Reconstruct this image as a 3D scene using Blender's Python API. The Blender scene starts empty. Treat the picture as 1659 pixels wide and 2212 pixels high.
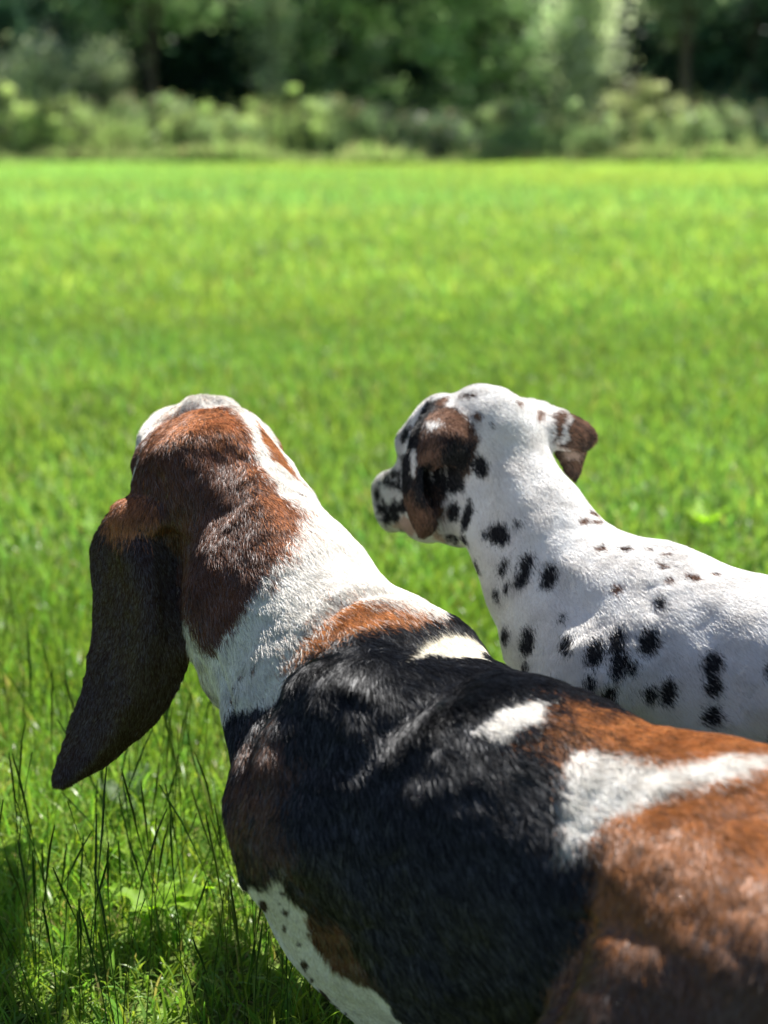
import bpy, math, time
import numpy as np
from mathutils import Vector
from mathutils.bvhtree import BVHTree

T0 = time.time()
def log(*a):
    print('[%.1fs]' % (time.time() - T0), *a, flush=True)

scene = bpy.context.scene
col = scene.collection
R = math.radians

# ------------------------------------------------------------------ camera
CAM_H = 0.76
F = 3300.0                    # focal length in units of a 1659 x 2212 frame
CX, CY = 829.5, 1106.0
PITCH = math.atan((CY - 290.0) / F)
CP, SP = math.cos(PITCH), math.sin(PITCH)
cam_d = bpy.data.cameras.new('camera')
cam = bpy.data.objects.new('camera', cam_d)
col.objects.link(cam)
cam.location = (0, 0, CAM_H)
cam.rotation_euler = (math.pi / 2 - PITCH, 0, 0)
cam_d.sensor_fit = 'VERTICAL'
cam_d.sensor_height = 24.0
cam_d.lens = 24.0 * F / 2212.0
cam_d.clip_start = 0.02
cam_d.clip_end = 2000
cam_d.dof.use_dof = True
cam_d.dof.focus_distance = 1.26
cam_d.dof.aperture_fstop = (cam_d.lens / 1000.0) / 0.0122
scene.camera = cam

# ------------------------------------------------------------------ light
SUN_EL, SUN_AZ = R(56), R(38)           # azimuth from +Y (away from camera) towards +X
w = bpy.data.worlds.new('World')
scene.world = w
w.use_nodes = True
nt = w.node_tree
nt.nodes.clear()
sky = nt.nodes.new('ShaderNodeTexSky')
sky.sky_type = 'NISHITA'
sky.sun_disc = False
sky.sun_elevation = SUN_EL
sky.sun_rotation = SUN_AZ
bg = nt.nodes.new('ShaderNodeBackground')
bg.inputs[1].default_value = 0.050
wo = nt.nodes.new('ShaderNodeOutputWorld')
nt.links.new(sky.outputs[0], bg.inputs[0])
nt.links.new(bg.outputs[0], wo.inputs[0])
sd = bpy.data.lights.new('sun', 'SUN')
sd.energy = 5.0
sd.angle = R(0.53)
sd.color = (1.0, 0.955, 0.88)
sun = bpy.data.objects.new('sun', sd)
col.objects.link(sun)
sunv = Vector((math.sin(SUN_AZ) * math.cos(SUN_EL), math.cos(SUN_AZ) * math.cos(SUN_EL), math.sin(SUN_EL)))
sun.rotation_euler = sunv.to_track_quat('Z', 'Y').to_euler()
scene.view_settings.view_transform = 'Standard'
scene.view_settings.look = 'None'
scene.view_settings.exposure = 1.36
scene.view_settings.gamma = 1.0
scene.cycles.max_bounces = 8
scene.cycles.transparent_max_bounces = 8
scene.cycles.use_denoising = True
scene.cycles.caustics_reflective = False
scene.cycles.caustics_refractive = False

# ------------------------------------------------------------------ helpers
def at(px, py, D):
    """point at distance D along the view axis (survey of the photograph)"""
    u, v = (px - CX) / F, (CY - py) / F
    return np.array([D * u, D * (CP + v * SP), CAM_H + D * (-SP + v * CP)])

def ray(px, py):
    d = at(px, py, 1.0) - np.array([0, 0, CAM_H])
    return d / np.linalg.norm(d)

def tag(o, label=None, cat=None, group=None, kind=None):
    if label: o['label'] = label
    if cat: o['category'] = cat
    if group: o['group'] = group
    if kind: o['kind'] = kind
    return o

def empty(name, loc):
    o = bpy.data.objects.new(name, None)
    o.location = loc
    o.empty_display_size = 0.05
    col.objects.link(o)
    return o

def mesh_obj(name, V, Fs, mat, parent=None, smooth=True, color=None, loc=None):
    """V (n,3); Fs: list of (m,k) int arrays; color (n,3) stored as 'coat'"""
    me = bpy.data.meshes.new(name)
    V = np.asarray(V, dtype=np.float32)
    if loc is not None:
        V = V - np.asarray(loc, dtype=np.float32)
    me.vertices.add(len(V))
    me.vertices.foreach_set('co', V.ravel())
    if not isinstance(Fs, list): Fs = [Fs]
    Fs = [np.asarray(f, dtype=np.int32) for f in Fs if len(f)]
    loops = np.concatenate([f.ravel() for f in Fs])
    tot = np.concatenate([np.full(len(f), f.shape[1], dtype=np.int32) for f in Fs])
    start = np.concatenate([[0], np.cumsum(tot)[:-1]]).astype(np.int32)
    me.loops.add(len(loops))
    me.loops.foreach_set('vertex_index', loops)
    me.polygons.add(len(tot))
    me.polygons.foreach_set('loop_start', start)
    me.polygons.foreach_set('loop_total', tot)
    me.update(calc_edges=True)
    if smooth:
        me.polygons.foreach_set('use_smooth', np.ones(len(tot), dtype=bool))
    if color is not None:
        a = me.attributes.new('coat', 'FLOAT_COLOR', 'POINT')
        c = np.ones((len(V), 4), dtype=np.float32)
        c[:, :3] = color
        a.data.foreach_set('color', c.ravel())
    if mat is not None:
        me.materials.append(mat)
    o = bpy.data.objects.new(name, me)
    if loc is not None: o.location = loc
    col.objects.link(o)
    if parent is not None:
        o.parent = parent
        if loc is None:
            o.matrix_parent_inverse = parent_inv(parent)
    return o

def parent_inv(p):
    from mathutils import Matrix
    return Matrix.Translation(p.location).inverted()

# value noise in numpy ------------------------------------------------
_rs = np.random.RandomState(11)
_tab = _rs.rand(64, 64, 64).astype(np.float32)
def vnoise(P, s):
    """smooth value noise in -1..1, P (n,3), s = feature size in metres"""
    q = np.asarray(P, dtype=np.float64) / s + 100.0
    i = np.floor(q).astype(np.int64)
    f = q - i
    f = f * f * (3 - 2 * f)
    i0 = i & 63; i1 = (i + 1) & 63
    r = 0
    for a in (0, 1):
        wa = f[:, 0] if a else 1 - f[:, 0]; xa = (i1 if a else i0)[:, 0]
        for b in (0, 1):
            wb = f[:, 1] if b else 1 - f[:, 1]; yb = (i1 if b else i0)[:, 1]
            for c in (0, 1):
                wc = f[:, 2] if c else 1 - f[:, 2]; zc = (i1 if c else i0)[:, 2]
                r = r + wa * wb * wc * _tab[xa, yb, zc]
    return r * 2 - 1

# ------------------------------------------------------------------ materials
def new_mat(name):
    m = bpy.data.materials.new(name)
    m.use_nodes = True
    m.node_tree.nodes.clear()
    return m, m.node_tree.nodes, m.node_tree.links

def skin_material(name):
    m, n, l = new_mat(name)
    o = n.new('ShaderNodeOutputMaterial')
    p = n.new('ShaderNodeBsdfPrincipled')
    a = n.new('ShaderNodeAttribute'); a.attribute_name = 'coat'
    no = n.new('ShaderNodeTexNoise'); no.inputs['Scale'].default_value = 420; no.inputs['Detail'].default_value = 3
    tc = n.new('ShaderNodeTexCoord')
    l.new(tc.outputs['Object'], no.inputs['Vector'])
    mx = n.new('ShaderNodeMix'); mx.data_type = 'RGBA'; mx.blend_type = 'MULTIPLY'
    mx.inputs['Factor'].default_value = 0.5
    l.new(a.outputs['Color'], mx.inputs[6]); l.new(no.outputs['Fac'], mx.inputs[7])
    l.new(mx.outputs[2], p.inputs['Base Color'])
    p.inputs['Roughness'].default_value = 0.75
    p.inputs['Specular IOR Level'].default_value = 0.2
    l.new(p.outputs[0], o.inputs[0])
    return m

def fur_material(name, gloss=0.2, rough=0.32):
    m, n, l = new_mat(name)
    o = n.new('ShaderNodeOutputMaterial')
    a = n.new('ShaderNodeAttribute'); a.attribute_name = 'coat'
    d = n.new('ShaderNodeBsdfPrincipled')
    d.inputs['Roughness'].default_value = 0.7
    d.inputs['Specular IOR Level'].default_value = 0.04
    l.new(a.outputs['Color'], d.inputs['Base Color'])
    h = n.new('ShaderNodeBsdfHair'); h.component = 'Reflection'
    h.inputs['RoughnessU'].default_value = rough
    h.inputs['RoughnessV'].default_value = 0.6
    h.inputs['Color'].default_value = (0.82, 0.84, 0.88, 1)
    mx = n.new('ShaderNodeMixShader')
    # individual hairs differ: most are nearly matt, a few catch the light
    hi = n.new('ShaderNodeHairInfo')
    pw_ = n.new('ShaderNodeMath'); pw_.operation = 'POWER'; pw_.inputs[1].default_value = 3.0
    ml = n.new('ShaderNodeMath'); ml.operation = 'MULTIPLY_ADD'; ml.inputs[1].default_value = gloss * 3; ml.inputs[2].default_value = gloss * 0.25
    l.new(hi.outputs['Random'], pw_.inputs[0]); l.new(pw_.outputs[0], ml.inputs[0]); l.new(ml.outputs[0], mx.inputs[0])
    l.new(d.outputs[0], mx.inputs[1]); l.new(h.outputs[0], mx.inputs[2])
    l.new(mx.outputs[0], o.inputs[0])
    return m

def leaf_material(name, trans=0.45, rough=0.45, hue_scale=6.0, tint=(1.25, 1.35, 0.5)):
    m, n, l = new_mat(name)
    o = n.new('ShaderNodeOutputMaterial')
    a = n.new('ShaderNodeAttribute'); a.attribute_name = 'coat'
    p = n.new('ShaderNodeBsdfPrincipled')
    p.inputs['Roughness'].default_value = rough
    p.inputs['Specular IOR Level'].default_value = 0.35
    t = n.new('ShaderNodeBsdfTranslucent')
    g = n.new('ShaderNodeMix'); g.data_type = 'RGBA'; g.blend_type = 'MULTIPLY'; g.inputs['Factor'].default_value = 1
    g.inputs[7].default_value = (*tint, 1)
    l.new(a.outputs['Color'], p.inputs['Base Color'])
    l.new(a.outputs['Color'], g.inputs[6])
    l.new(g.outputs[2], t.inputs['Color'])
    mx = n.new('ShaderNodeMixShader'); mx.inputs[0].default_value = trans
    l.new(p.outputs[0], mx.inputs[1]); l.new(t.outputs[0], mx.inputs[2])
    l.new(mx.outputs[0], o.inputs[0])
    return m

# ------------------------------------------------------------------ signed distance sculpting
class Sculpt:
    def __init__(self, lo, hi, h):
        self.lo = np.array(lo, float); self.h = h
        self.n = np.ceil((np.array(hi) - self.lo) / h).astype(int) + 1
        self.d = np.full(self.n, 0.2, dtype=np.float32)
        self.prims = []          # (distance function, flow, default colour)
    def _box(self, lo, hi, m):
        a = np.clip(np.floor((lo - m - self.lo) / self.h).astype(int), 0, self.n - 1)
        b = np.clip(np.ceil((hi + m - self.lo) / self.h).astype(int) + 1, 1, self.n)
        return a, b
    def _pts(self, a, b):
        g = [self.lo[i] + self.h * np.arange(a[i], b[i], dtype=np.float32) for i in range(3)]
        X, Y, Z = np.meshgrid(*g, indexing='ij')
        return np.stack([X, Y, Z], -1).reshape(-1, 3), X.shape
    def add(self, fn, lo, hi, k, flow, colr, sub=False):
        a, b = self._box(np.asarray(lo), np.asarray(hi), k + 3 * self.h)
        P, sh = self._pts(a, b)
        dp = fn(P).reshape(sh).astype(np.float32)
        S = self.d[a[0]:b[0], a[1]:b[1], a[2]:b[2]]
        if sub:
            hh = np.clip(0.5 - 0.5 * (S + dp) / k, 0, 1)
            S[...] = S * (1 - hh) - dp * hh + k * hh * (1 - hh)
            return
        hh = np.clip(0.5 + 0.5 * (dp - S) / k, 0, 1)
        S[...] = dp * (1 - hh) + S * hh - k * hh * (1 - hh)
        self.prims.append((fn, flow, colr))
    def cone(self, p, q, r1, r2, k=0.03, flow=None, colr=0, sq=None, sub=False):
        """tapered capsule; sq = (direction, factor): space scaled along direction (flattened)"""
        p = np.asarray(p, float); q = np.asarray(q, float)
        def fn(X):
            Y, p_, q_ = X, p, q
            if sq is not None:
                u = np.asarray(sq[0], float); u = u / np.linalg.norm(u)
                s = sq[1]
                Y = X + np.outer((X - p) @ u, u) * (s - 1)
                q_ = q + ((q - p) @ u) * u * (s - 1)
            ba = q_ - p_
            t = np.clip(((Y - p_) @ ba) / max(ba @ ba, 1e-9), 0, 1)
            return np.linalg.norm(Y - p_ - t[:, None] * ba, axis=1) - (r1 + (r2 - r1) * t)
        m = max(r1, r2)
        self.add(fn, np.minimum(p, q) - m, np.maximum(p, q) + m, k, flow, colr, sub)
    def ball(self, c, r, k=0.03, flow=None, colr=0, sub=False):
        self.cone(c, np.asarray(c) + 1e-4, r, r, k, flow, colr, None, sub)
    def ell(self, c, axes, radii, k=0.03, flow=None, colr=0, sub=False):
        c = np.asarray(c, float)
        a0 = np.asarray(axes[0], float); a0 = a0 / np.linalg.norm(a0)
        a1 = np.asarray(axes[1], float); a1 = a1 - (a1 @ a0) * a0; a1 /= np.linalg.norm(a1)
        A = np.array([a0, a1, np.cross(a0, a1)])
        r = np.asarray(radii, float)
        def fn(X):
            q = (X - c) @ A.T
            k0 = np.linalg.norm(q / r, axis=1)
            k1 = np.linalg.norm(q / r ** 2, axis=1) + 1e-9
            return k0 * (k0 - 1) / k1
        m = r.max()
        self.add(fn, c - m, c + m, k, flow, colr, sub)
    def sheet(self, rows, th, k=0.008, flow=None, colr=0, n=6):
        """rows of control points (metres) -> thin curved flap"""
        G = np.array(rows, float)
        for ax in (0, 1):
            G = catmull(G, n, ax)
        nr, nc = G.shape[:2]
        V = G.reshape(-1, 3)
        idx = np.arange(nr * nc).reshape(nr, nc)
        Q = np.stack([idx[:-1, :-1], idx[1:, :-1], idx[1:, 1:], idx[:-1, 1:]], -1).reshape(-1, 4)
        bv = BVHTree.FromPolygons([Vector(v) for v in V], [tuple(int(i) for i in q) for q in Q])
        def fn(X):
            out = np.empty(len(X), dtype=np.float32)
            for i, x in enumerate(X):
                r = bv.find_nearest(Vector(x), 0.05)
                out[i] = r[3] if r[3] is not None else 0.05
            return out - th
        self.add(fn, V.min(0) - th, V.max(0) + th, k, flow, colr)
    def mesh(self):
        d = self.d
        # surface nets
        s = d < 0
        nx, ny, nz = d.shape
        acc = np.zeros((nx - 1, ny - 1, nz - 1, 3), dtype=np.float32)
        cnt = np.zeros((nx - 1, ny - 1, nz - 1), dtype=np.float32)
        any_ = np.zeros(cnt.shape, bool); all_ = np.ones(cnt.shape, bool)
        for i in (0, 1):
            for j in (0, 1):
                for k in (0, 1):
                    c = s[i:nx - 1 + i, j:ny - 1 + j, k:nz - 1 + k]
                    any_ |= c; all_ &= c
        act = any_ & ~all_
        I = np.argwhere(act)
        base = I.astype(np.int64)
        acc = np.zeros((len(I), 3)); cnt = np.zeros(len(I))
        for ax in range(3):
            o = [x for x in range(3) if x != ax]
            for u in (0, 1):
                for v in (0, 1):
                    a = base.copy(); a[:, o[0]] += u; a[:, o[1]] += v
                    b = a.copy(); b[:, ax] += 1
                    da = d[a[:, 0], a[:, 1], a[:, 2]]; db = d[b[:, 0], b[:, 1], b[:, 2]]
                    c = (da < 0) != (db < 0)
                    t = np.where(c, da / np.where(c, da - db, 1), 0)
                    p = a.astype(float); p[:, ax] += t
                    acc[c] += p[c]; cnt[c] += 1
        V = self.lo + self.h * (acc / cnt[:, None])
        idm = np.full(act.shape, -1, dtype=np.int64)
        idm[act] = np.arange(len(I))
        Q = []
        for ax in range(3):
            o = [(1, 2), (2, 0), (0, 1)][ax]
            sl_a = [slice(1, -1)] * 3; sl_b = [slice(1, -1)] * 3
            sl_a[ax] = slice(0, -1); sl_b[ax] = slice(1, None)
            sa = s[tuple(sl_a)]; sb = s[tuple(sl_b)]
            off = np.array([1, 1, 1]); off[ax] = 0
            for sgn in (0, 1):
                E = np.argwhere((sa & ~sb) if sgn == 0 else (~sa & sb)) + off
                if len(E) == 0: continue
                def cid(du, dv):
                    e = E.copy(); e[:, o[0]] -= du; e[:, o[1]] -= dv
                    return idm[e[:, 0], e[:, 1], e[:, 2]]
                q = np.stack([cid(0, 0), cid(1, 0), cid(1, 1), cid(0, 1)], 1)
                if sgn == 1: q = q[:, ::-1]
                Q.append(q)
        Q = np.concatenate(Q)
        return V, Q

def catmull(G, n, ax):
    G = np.moveaxis(G, ax, 0)
    m = len(G)
    out = []
    for i in range(m - 1):
        p0 = G[i - 1] if i > 0 else 2 * G[0] - G[1]
        p1, p2 = G[i], G[i + 1]
        p3 = G[i + 2] if i + 2 < m else 2 * G[-1] - G[-2]
        for j in range(n):
            t = j / n
            out.append(0.5 * (2 * p1 + (p2 - p0) * t + (2 * p0 - 5 * p1 + 4 * p2 - p3) * t * t + (3 * p1 - p0 - 3 * p2 + p3) * t ** 3))
    out.append(G[-1])
    return np.moveaxis(np.array(out), 0, ax)

def vnormals(V, Q):
    fn = np.cross(V[Q[:, 2]] - V[Q[:, 0]], V[Q[:, 3]] - V[Q[:, 1]])
    N = np.zeros_like(V)
    for k in range(4):
        for c in range(3):
            N[:, c] += np.bincount(Q[:, k], fn[:, c], len(V))
    return N / (np.linalg.norm(N, axis=1, keepdims=True) + 1e-12)

def laplace(V, Q, it, lam=0.5):
    for _ in range(it):
        S = np.zeros_like(V); C = np.zeros(len(V))
        for k in range(4):
            a, b = Q[:, k], Q[:, (k + 1) % 4]
            for c in range(3):
                S[:, c] += np.bincount(a, V[b, c], len(V)) + np.bincount(b, V[a, c], len(V))
            C += np.bincount(a, minlength=len(V)) + np.bincount(b, minlength=len(V))
        V = V + lam * (S / C[:, None] - V)
    return V

# ------------------------------------------------------------------ coat markings (decals laid on the skin)
def poly_sd(P, poly):
    """signed distance of 2-D points to polygon, negative inside"""
    d2 = np.full(len(P), 1e9); inside = np.zeros(len(P), bool)
    m = len(poly)
    for i in range(m):
        a, b = poly[i], poly[(i + 1) % m]
        e = b - a; wv = P - a
        t = np.clip((wv @ e) / max(e @ e, 1e-12), 0, 1)
        d2 = np.minimum(d2, ((wv - t[:, None] * e) ** 2).sum(1))
        c1 = (a[1] > P[:, 1]) != (b[1] > P[:, 1])
        with np.errstate(divide='ignore', invalid='ignore'):
            xx = (b[0] - a[0]) * (P[:, 1] - a[1]) / (b[1] - a[1]) + a[0]
        inside ^= c1 & (P[:, 0] < xx)
    return np.where(inside, -1, 1) * np.sqrt(d2)

class Coat:
    def __init__(self, bvh, Dguess):
        self.b = bvh; self.D = Dguess; self.decals = []
    def hit(self, px, py):
        o = Vector((0, 0, CAM_H)); d = Vector(ray(px, py))
        r = self.b.ray_cast(o, d)
        if r[0] is not None and r[3] < 3:
            return np.array(r[0]), np.array(r[1])
        t = self.D
        for _ in range(8):                # nearest surface to the ray
            p = o + d * t
            q = self.b.find_nearest(p)
            t = (q[0] - o).dot(d)
        p = o + d * t
        return np.array(p), None
    def patch(self, pts, colr, soft=0.002, wob=0.004, depth=None, skip=()):
        H = [self.hit(*p) for p in pts]
        P3 = np.array([h[0] for h in H])
        ns = [h[1] for h in H if h[1] is not None]
        n = np.mean(ns, axis=0) if ns else -ray(*pts[0])
        n = n / np.linalg.norm(n)
        n = n - 0.8 * ray(*np.mean(np.array(pts, float), axis=0)); n /= np.linalg.norm(n)
        c = P3.mean(0)
        u = np.cross(n, [0, 0, 1.0]); u /= np.linalg.norm(u); v = np.cross(n, u)
        dep = (P3 - c) @ n
        lim = (dep.min() - 0.03, dep.max() + 0.03) if depth is None else (dep.min() - depth, dep.max() + depth)
        self.decals.append((c, n, u, v, np.stack([(P3 - c) @ u, (P3 - c) @ v], 1), colr, soft, wob, lim, skip))
    def spot(self, x, y, rx, ry, ang=0, colr=1, soft=0.0016, wob=0.0015):
        t = np.linspace(0, 2 * math.pi, 14, endpoint=False)
        a = R(ang); ca, sa = math.cos(a), math.sin(a)
        self.patch([(x + rx * math.cos(k) * ca - ry * math.sin(k) * sa, y + rx * math.cos(k) * sa + ry * math.sin(k) * ca) for k in t], colr, soft, wob, 0.02)
    def index(self, X, N, base, rng=None):
        out = base.copy()
        n1 = vnoise(X, 0.012); n2 = vnoise(X, 0.005)
        for c, n, u, v, poly, colr, soft, wob, lim, skip in self.decals:
            r = X - c
            dep = r @ n
            p2 = np.stack([r @ u, r @ v], 1)
            lo = poly.min(0) - 0.02; hi = poly.max(0) + 0.02
            m = (dep > lim[0]) & (dep < lim[1]) & (N @ n > -0.05) & np.all((p2 > lo) & (p2 < hi), axis=1)
            for sk in skip: m &= base != sk
            ii = np.nonzero(m)[0]
            if len(ii) == 0: continue
            sdv = poly_sd(p2[ii], poly) + wob * (0.7 * n1[ii] + 0.5 * n2[ii])
            if rng is not None:
                sdv = sdv + soft * rng.standard_normal(len(ii))
            out[ii[sdv < 0]] = colr
        return out

def finish_dog(name, label, cat, S, smooth_it, palette, density, length, base_loc, marks, Dg, mats, swirl, folds=(), mottle={}):
    V, Q = S.mesh()
    V = laplace(V, Q, smooth_it)
    # folds of loose skin, muscle edges and hollows, laid along lines on the body
    b0_ = BVHTree.FromPolygons([Vector(v) for v in V], [tuple(q) for q in Q.tolist()])
    c0_ = Coat(b0_, Dg); N = vnormals(V, Q); disp = np.zeros(len(V))
    for pts, amp, wid in folds:
        L3 = np.array([c0_.hit(*p)[0] for p in pts])
        if len(L3) > 2: L3 = catmull(L3[:, None], 4, 0)[:, 0]
        box = np.all((V > L3.min(0) - 3 * wid) & (V < L3.max(0) + 3 * wid), axis=1)
        ii = np.nonzero(box)[0]; best_ = np.full(len(ii), 9.0); tt = np.zeros(len(ii)); m_ = len(L3) - 1
        for i in range(m_):
            a, b = L3[i], L3[i + 1]; e_ = b - a
            t = np.clip(((V[ii] - a) @ e_) / max(e_ @ e_, 1e-12), 0, 1)
            d_ = np.linalg.norm(V[ii] - a - t[:, None] * e_, axis=1)
            u_ = d_ < best_; best_[u_] = d_[u_]; tt[u_] = ((i + t) / m_)[u_]
        disp[ii] += amp * np.exp(-(best_ / wid) ** 2) * np.clip(np.minimum(tt, 1 - tt) * 5 + 0.25, 0, 1)
    V = V + N * disp[:, None]
    # low relief of muscle and loose skin
    N = vnormals(V, Q)
    V = V + N * (0.0016 * vnoise(V, 0.035) + 0.0006 * vnoise(V, 0.014))[:, None]
    N = vnormals(V, Q)
    log(name, 'verts', len(V))
    bvh = BVHTree.FromPolygons([Vector(v) for v in V], [tuple(q) for q in Q.tolist()])
    coat = Coat(bvh, Dg)
    marks(coat)
    # flow and default colour from the primitives
    W = np.zeros(len(V)); FL = np.zeros((len(V), 3)); best = np.full(len(V), 1e9); base = np.zeros(len(V), int)
    for fn, flow, colr in S.prims:
        d = fn(V.astype(np.float32))
        ww = np.exp(-np.clip(d, -0.01, 1) / 0.014)
        FL += ww[:, None] * np.asarray(flow, float) / np.linalg.norm(flow)
        W += ww
        m = d < best; best[m] = d[m]; base[m] = colr
    FL /= (W[:, None] + 1e-12)
    idx = coat.index(V, N, base)
    pal = np.array(palette)
    root = empty(name, base_loc)
    tag(root, label, cat)
    body = mesh_obj('body', V, Q, mats[0], None, True, pal[idx] * 0.75, loc=base_loc)
    body.parent = root; body.location = (0, 0, 0)
    # ---- fur
    rng = np.random.default_rng(5)
    A = 0.5 * np.linalg.norm(np.cross(V[Q[:, 2]] - V[Q[:, 0]], V[Q[:, 3]] - V[Q[:, 1]]), axis=1)
    C = V[Q].mean(1)
    fnm = N[Q].mean(1)
    vd = np.array([0, 0, CAM_H]) - C; vd /= np.linalg.norm(vd, axis=1, keepdims=True)
    facing = (fnm * vd).sum(1)
    wgt = A * np.where(facing > -0.25, 1.0, 0.12)
    # part of the coat that lies far outside the picture gets less fur
    D = C[:, 1] * CP + (CAM_H - C[:, 2]) * SP
    px = CX + F * C[:, 0] / D; py = CY - F * ((C[:, 2] - CAM_H) * CP + C[:, 1] * SP) / D
    out = (px < -150) | (px > 1659 + 250) | (py > 2212 + 250)
    wgt = wgt * np.where(out, 0.12, 1.0)
    n = int(density * wgt.sum())
    fi = rng.choice(len(Q), n, p=wgt / wgt.sum())
    u, v = rng.random(n), rng.random(n)
    q = Q[fi]
    b0, b1, b2, b3 = (1 - u) * (1 - v), u * (1 - v), u * v, (1 - u) * v
    mixq = lambda Z: Z[q[:, 0]] * b0[:, None] + Z[q[:, 1]] * b1[:, None] + Z[q[:, 2]] * b2[:, None] + Z[q[:, 3]] * b3[:, None]
    X = mixq(V); NN = mixq(N); NN /= np.linalg.norm(NN, axis=1, keepdims=True)
    FF = mixq(FL)
    sw = np.stack([vnoise(X, 0.03), vnoise(X + 7.3, 0.03), vnoise(X + 3.1, 0.03)], 1)
    sw2 = np.stack([vnoise(X, 0.008), vnoise(X + 7.3, 0.008), vnoise(X + 3.1, 0.008)], 1)
    FF = FF + swirl * (0.35 * sw + 0.22 * sw2) + 0.14 * rng.standard_normal((n, 3))
    FF -= NN * (FF * NN).sum(1)[:, None]
    FF /= (np.linalg.norm(FF, axis=1, keepdims=True) + 1e-9)
    bi = base[q[np.arange(n), rng.integers(0, 4, n)]]
    ci = coat.index(X, NN, bi, rng)
    for k_, (other, pr) in mottle.items():
        mm = (ci == k_) & (rng.random(n) < np.clip(pr * (1 + 1.5 * vnoise(X, 0.009)), 0, 1))
        ci[mm] = other
    L = length(ci, X) * (0.65 + 0.6 * rng.random(n)) * (1 + 0.25 * vnoise(X, 0.01))
    lift = 0.17 + 0.14 * rng.random(n) + 0.10 * np.clip(vnoise(X, 0.012), -0.5, 1)
    K = 4
    T = np.linspace(0, 1, K)
    P = np.empty((n, K, 3), dtype=np.float32)
    curl = np.cross(NN, FF) * (rng.standard_normal(n) * 0.12)[:, None]
    for k, t in enumerate(T):
        P[:, k] = X - NN * 0.0003 + L[:, None] * (t * FF + curl * t * t + NN * (lift * (1.5 * t - 0.9 * t * t))[:, None])
    rad = np.tile(np.array([0.95, 0.9, 0.65, 0.12], dtype=np.float32) * 0.00019, (n, 1)) * (0.7 + 0.6 * rng.random(n))[:, None].astype(np.float32)
    cc = pal[ci]
    tone = (1 + 0.16 * vnoise(X, 0.02) + (0.22 if swirl > .5 else .12) * rng.standard_normal(n)) 
    dk = rng.random(n) < 0.16 + 0.22 * vnoise(X, 0.006)
    cc = np.where((dk & (cc[:, 0] < 0.5) & (cc[:, 0] > 0.1))[:, None], cc * 0.30, cc)
    cc = np.clip(cc * np.clip(tone, 0.45, 1.7)[:, None], 0.002, 0.86)
    hc = bpy.data.hair_curves.new('fur')
    hc.add_curves([K] * n)
    base_arr = np.array(base_loc, dtype=np.float32)
    hc.attributes['position'].data.foreach_set('vector', (P - base_arr).ravel())
    ra = hc.attributes.get('radius') or hc.attributes.new('radius', 'FLOAT', 'POINT')
    ra.data.foreach_set('value', rad.ravel())
    ca = hc.attributes.new('coat', 'FLOAT_COLOR', 'CURVE')
    c4 = np.ones((n, 4), dtype=np.float32); c4[:, :3] = cc
    ca.data.foreach_set('color', c4.ravel())
    hc.materials.append(mats[1])
    ho = bpy.data.objects.new('fur', hc)
    col.objects.link(ho)
    ho.parent = root
    log(name, 'hairs', n)
    return root


# ================================================================== the setting
rng = np.random.default_rng(21)

def ground_material():
    m, n, l = new_mat('turf_soil')
    o = n.new('ShaderNodeOutputMaterial'); p = n.new('ShaderNodeBsdfPrincipled')
    p.inputs['Roughness'].default_value = 0.9
    p.inputs['Specular IOR Level'].default_value = 0.1
    tc = n.new('ShaderNodeTexCoord')
    n1 = n.new('ShaderNodeTexNoise'); n1.inputs['Scale'].default_value = 60; n1.inputs['Detail'].default_value = 6
    n2 = n.new('ShaderNodeTexNoise'); n2.inputs['Scale'].default_value = 1.3; n2.inputs['Detail'].default_value = 5
    l.new(tc.outputs['Object'], n1.inputs['Vector']); l.new(tc.outputs['Object'], n2.inputs['Vector'])
    r1 = n.new('ShaderNodeValToRGB'); r1.color_ramp.elements[0].position = 0.35; r1.color_ramp.elements[1].position = 0.7
    r1.color_ramp.elements[0].color = (0.045, 0.05, 0.018, 1); r1.color_ramp.elements[1].color = (0.16, 0.24, 0.06, 1)
    r2 = n.new('ShaderNodeValToRGB'); r2.color_ramp.elements[0].color = (0.7, 0.8, 0.6, 1); r2.color_ramp.elements[1].color = (1.2, 1.15, 1.0, 1)
    l.new(n1.outputs['Fac'], r1.inputs[0]); l.new(n2.outputs['Fac'], r2.inputs[0])
    mx = n.new('ShaderNodeMix'); mx.data_type = 'RGBA'; mx.blend_type = 'MULTIPLY'; mx.inputs['Factor'].default_value = 1
    l.new(r1.outputs[0], mx.inputs[6]); l.new(r2.outputs[0], mx.inputs[7])
    l.new(mx.outputs[2], p.inputs['Base Color'])
    b = n.new('ShaderNodeBump'); b.inputs['Strength'].default_value = 0.6; b.inputs['Distance'].default_value = 0.01
    l.new(n1.outputs['Fac'], b.inputs['Height']); l.new(b.outputs[0], p.inputs['Normal'])
    l.new(p.outputs[0], o.inputs[0])
    return m

def terrain(x, y):
    P = np.stack([x, y, np.zeros_like(x)], 1)
    return 0.05 * vnoise(P, 4.0) * np.clip((y - 3) / 6, 0, 1) + 0.006 * vnoise(P, 0.3)

xs = np.concatenate([np.linspace(-150, -8, 40), np.linspace(-7.5, 7.5, 70), np.linspace(8, 150, 40)])
ys = np.concatenate([np.linspace(-30, -0.5, 20), np.linspace(0, 9, 70), np.linspace(9.3, 260, 120)])
XX, YY = np.meshgrid(xs, ys, indexing='ij')
gv = np.stack([XX.ravel(), YY.ravel(), terrain(XX.ravel(), YY.ravel()) - 0.008], 1)
ii = np.arange(len(gv)).reshape(XX.shape)
gq = np.stack([ii[:-1, :-1], ii[1:, :-1], ii[1:, 1:], ii[:-1, 1:]], -1).reshape(-1, 4)
tag(mesh_obj('ground', gv, gq, ground_material()), kind='structure')

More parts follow.
